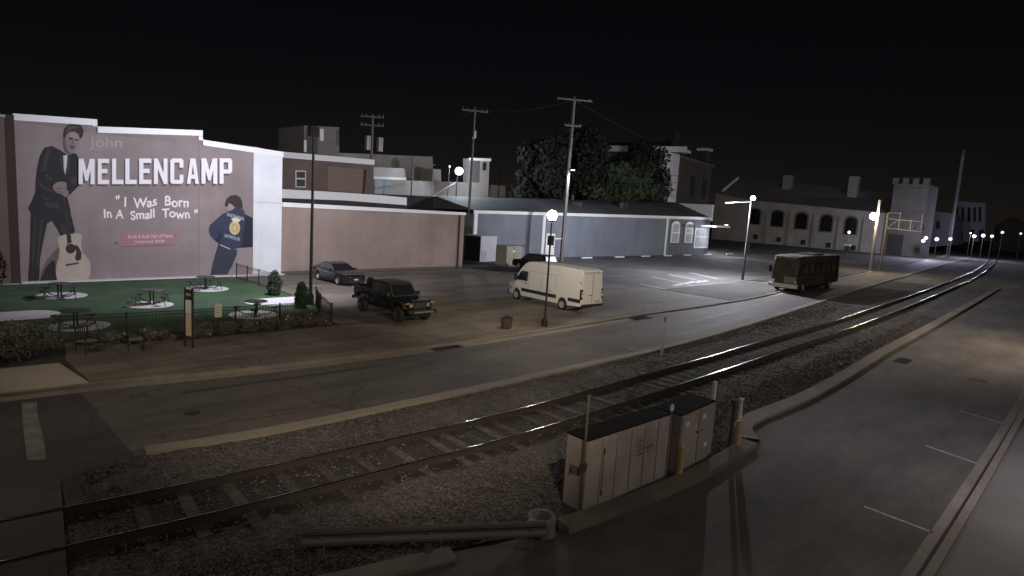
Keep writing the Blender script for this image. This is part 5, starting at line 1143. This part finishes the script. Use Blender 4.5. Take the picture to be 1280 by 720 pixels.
bollard('faded yellow bollard between the two signal cabinets', (848,598), (852,557), .085, yellow); bollard('faded yellow bollard at the far end of the edge wall', (920.5,562), (924,526), .085, yellow)
wpost = mat('white_post', (.68,.65,.6), .8, var=.45, scale=5)
def post(label, q, top, r, mm, cat='post', parts=()):
    x, y = G(*q); h = HZ(top[0], top[1], (x,y)); t = thing('marker_post', label, cat, (x,y,0)); MB().cyl((x,y,-.05), (x,y,h), r, r*.95, 12).build('tube', mm, t); return t, x, y, h
t, x, y, h = post('tall white marker post between road and railway', (827,446), (829,396), .05, wpost); MB().cyl((x,y,h-.22), (x,y,h+.002), .053).build('sleeve', mat('sleeve_grey', (.2,.19,.18), .7), t)
t, x, y, h = post('pale leaning post behind the junction cabinet', (886,552), (893,478), .055, wpost); MB().ball((x,y,h), .057, 10).build('cap', wpost, t)
t, x, y, h = post('rusty steel pole in front of the long signal cabinet', (724,646), (732,494), .028, mat('rusty_pole', (.1,.08,.072), .85, var=.4)); MB().box((x-.06,y-.05,1.0), (x+.06,y+.05,1.15)).build('clamp', mat('rust', (.07,.035,.025)), t)
t, x, y, h = post('short brown wooden post left of the yellow end bollard', (912,561), (915,500), .06, mat('brown_post', (.07,.05,.04), .9)); MB().box((x-.07,y-.07,h-.1), (x+.07,y+.07,h+.02)).build('cap', mat('brown_post', (.07,.05,.04)), t)
t, x, y, h = post('pale short post behind the yellow end bollard', (921,552), (924,499), .05, wpost); MB().box((x-.055,y-.055,h-.02), (x+.055,y+.055,h+.03)).build('cap', wpost, t)
x, y = G(836,600); h = HZ(837,510,(x,y)); y += .1
t = thing('target_marker', 'small white ring marker on a stake between the cabinets', 'marker', (x,y,0)); MB().cyl((x,y,0), (x,y,h-.08), .018).build('stake', steel, t)
q = MB().lathe([(.03,-.008),(.085,-.008),(.085,.008),(.03,.008),(.03,-.008)], (x,y,h), 18, 'y'); q.build('ring', mat('ring_white', (.75,.75,.72), .5), t)
# guard rail
A = G(388,703); B = G(520,696); Cc = G(664,692)
ga = Vector((*G(381,704),0)); gb_ = Vector((*G(680,690),0))
t = thing('guard_rail', 'galvanized steel guard rail in the gravel by the edge wall', 'guard rail', (ga.x,ga.y,0))
ztop = .62; dr = (gb_-ga).normalized(); prof = [(0,.30),(.05,.33),(.05,.38),(.0,.43),(.0,.48),(.05,.53),(.05,.58),(0,.61),(-.012,.61),(.038,.575),(.038,.535),(-.012,.485),(-.012,.425),(.038,.375),(.038,.335),(-.012,.30)]
bm_ = MB(); ribbon(bm_, [tuple(ga+dr*s_)[:2] for s_ in np.linspace(-.05,(gb_-ga).length,12)], [(-a,b) for a, b in prof], True); bm_.build('beam', galv, t)
nrm = Vector((-dr.y,dr.x,0)); 
for f_ in (.06,.5,.94):
    c = ga+(gb_-ga)*f_+nrm*.09; MB().box((c.x-.06,c.y-.05,-.1), (c.x+.06,c.y+.05,.58), math.atan2(dr.y,dr.x)).build('post', galv, t)
q = MB()
for f_ in (.06,.5,.94):
    c = ga+(gb_-ga)*f_-nrm*.02; q.ball((c.x,c.y,.455), .025, 8)
q.build('bolt', steel, t)
x, y = G(690,674)
t = thing('concrete_ring', 'short hollow concrete ring by the guard rail end', 'concrete ring', (x,y,0)); y += .3
MB().lathe([(.2,.05),(.2,.36),(.27,.36),(.28,.34),(.28,-.05)], (x,y,0), 24).build('ring', mat('ring_concrete', (.2,.185,.175), .9, var=.35, scale=4), t); MB().lathe([(.001,.1),(.195,.1)], (x,y,0), 20).build('fill', dark, t)
# bin
x, y = G(633,410, .012)
t = thing('trash_can', 'round slatted brown litter bin on the driveway apron', 'litter bin', (x,y,.012))
h = HZ(634,396,(x,y)); MB().lathe([(.22,.012),(.27,.1),(.29,h-.06)], (x,y,0), 18).build('body', mat('bin_brown', (.06,.045,.035), .8, var=.4), t); q = MB()
for i in range(18):
    a = 2*PI*i/18; q.cyl((x+.25*math.cos(a),y+.25*math.sin(a),.05), (x+.30*math.cos(a),y+.30*math.sin(a),h-.05), .018, n=6)
q.build('slats', mat('bin_slat', (.09,.065,.05), .7, var=.4), t); MB().lathe([(.31,h-.06),(.31,h),(.2,h+.02),(.19,h-.05)], (x,y,0), 18).build('rim', black, t)

# luminaire added to the tallest pole to brighten the blue wall and lot
bx_, by_ = 56.9, 47.9
t = thing('added_luminaire', 'small added lamp head high on the tallest utility pole', 'lamp', (bx_,by_-.4,11)); MB().box((bx_-.16,by_-1.0,10.9), (bx_+.16,by_-.3,11.0)).build('housing', black, t); MB().box((bx_-.12,by_-.95,10.885), (bx_+.12,by_-.6,10.898)).build('light_panel', emitter('led_panel', COOL, 30.), t)
spot('pole_fill', (bx_,by_-.9,10.8), (62,by_+.5,0), 2500, (.84,.88,1.), 135, .7, .3)
# unseen street lamps outside the frame; those labelled added are fill
def lamp_out(label, x, y, h, tgt, power, col, size=130):
    t = thing('unseen_lamp', label, 'street light', (x,y,0)); MB().cyl((x,y,0), (x,y,h), .1, .07).build('pole', black, t); v = Vector((tgt[0]-x,tgt[1]-y,0)).normalized()
    MB().tube([(x,y,h),(x+v.x*1.2,y+v.y*1.2,h+.2)], .05).build('arm', black, t); MB().box((x+v.x*1.4-.25,y+v.y*1.4-.2,h+.12), (x+v.x*1.4+.25,y+v.y*1.4+.2,h+.26)).build('lamp_head', black, t)
    spot('unseen_lamp_light', (x+v.x*1.4,y+v.y*1.4,h+.05), tgt, power, col, size, .7, .25)
lamp_out('street light on the near pavement right of the view', 44, -1.5, 8.5, (44,9,0), 5600, (1,.82,.62), 140)
lamp_out('street light on the near pavement close to the camera', 20, -4.5, 7.0, (21,-.4,0), 1700, (.95,.88,1.), 92)
lamp_out('added fill street light on the corner beside the camera', -2, 1, 9., (12,14,0), 450, (1,.84,.66), 130)  # added as camera-side fill
lamp_out('added street light left of the camera, filling the sidewalk', 3, -1, 9.5, (15.5,25.5,0), 10000, (1,.82,.6), 60)  # added with a narrow cone to brighten the sidewalk
lamp_out('added street light behind the camera, brightening the tan wall', 9, -2.5, 10.5, (34,42,2), 15000, (1,.86,.68), 44)  # added to brighten the tan wall with warm light
lamp_out('added low fill street light on the near pavement below the camera', 17, -7, 8.5, (14,1.5,0), 1900, (1,.88,.78), 95)  # added to fill the dark foreground road

cab_m = mat('cable_black', (.02,.02,.02), .8)
def cable(label, p, q, sag=.8, r_=.018):
    pts = [tuple(Vector(p).lerp(Vector(q), t)-Vector((0,0,sag*4*t*(1-t)))) for t in np.linspace(0,1,16)]
    tag(MB().tube(pts, r_, 5).build('power_cable', cab_m), label, 'cable', None)
pa = (47.2,54.2,16.6); pb = (57.1,47.9,19.0); pc = (PY(466,143,60)[0],60,PY(466,146,60)[1])
cable('sagging cable between the transformer pole and the leaning pole', pc, pa, 1.2); cable('sagging cable from the leaning pole to the tallest pole', pa, pb, .5)
cable('long cable from the tallest pole towards the downtown mast', pb, (190,70,17), 3.)
cable('dark guy cable sloping over the roof below the bluish lamp', PY(535,247,58)[:1]+(58,)+PY(535,247,58)[1:], PY(570,228,66)[:1]+(66,)+PY(570,228,66)[1:], .05, .08)
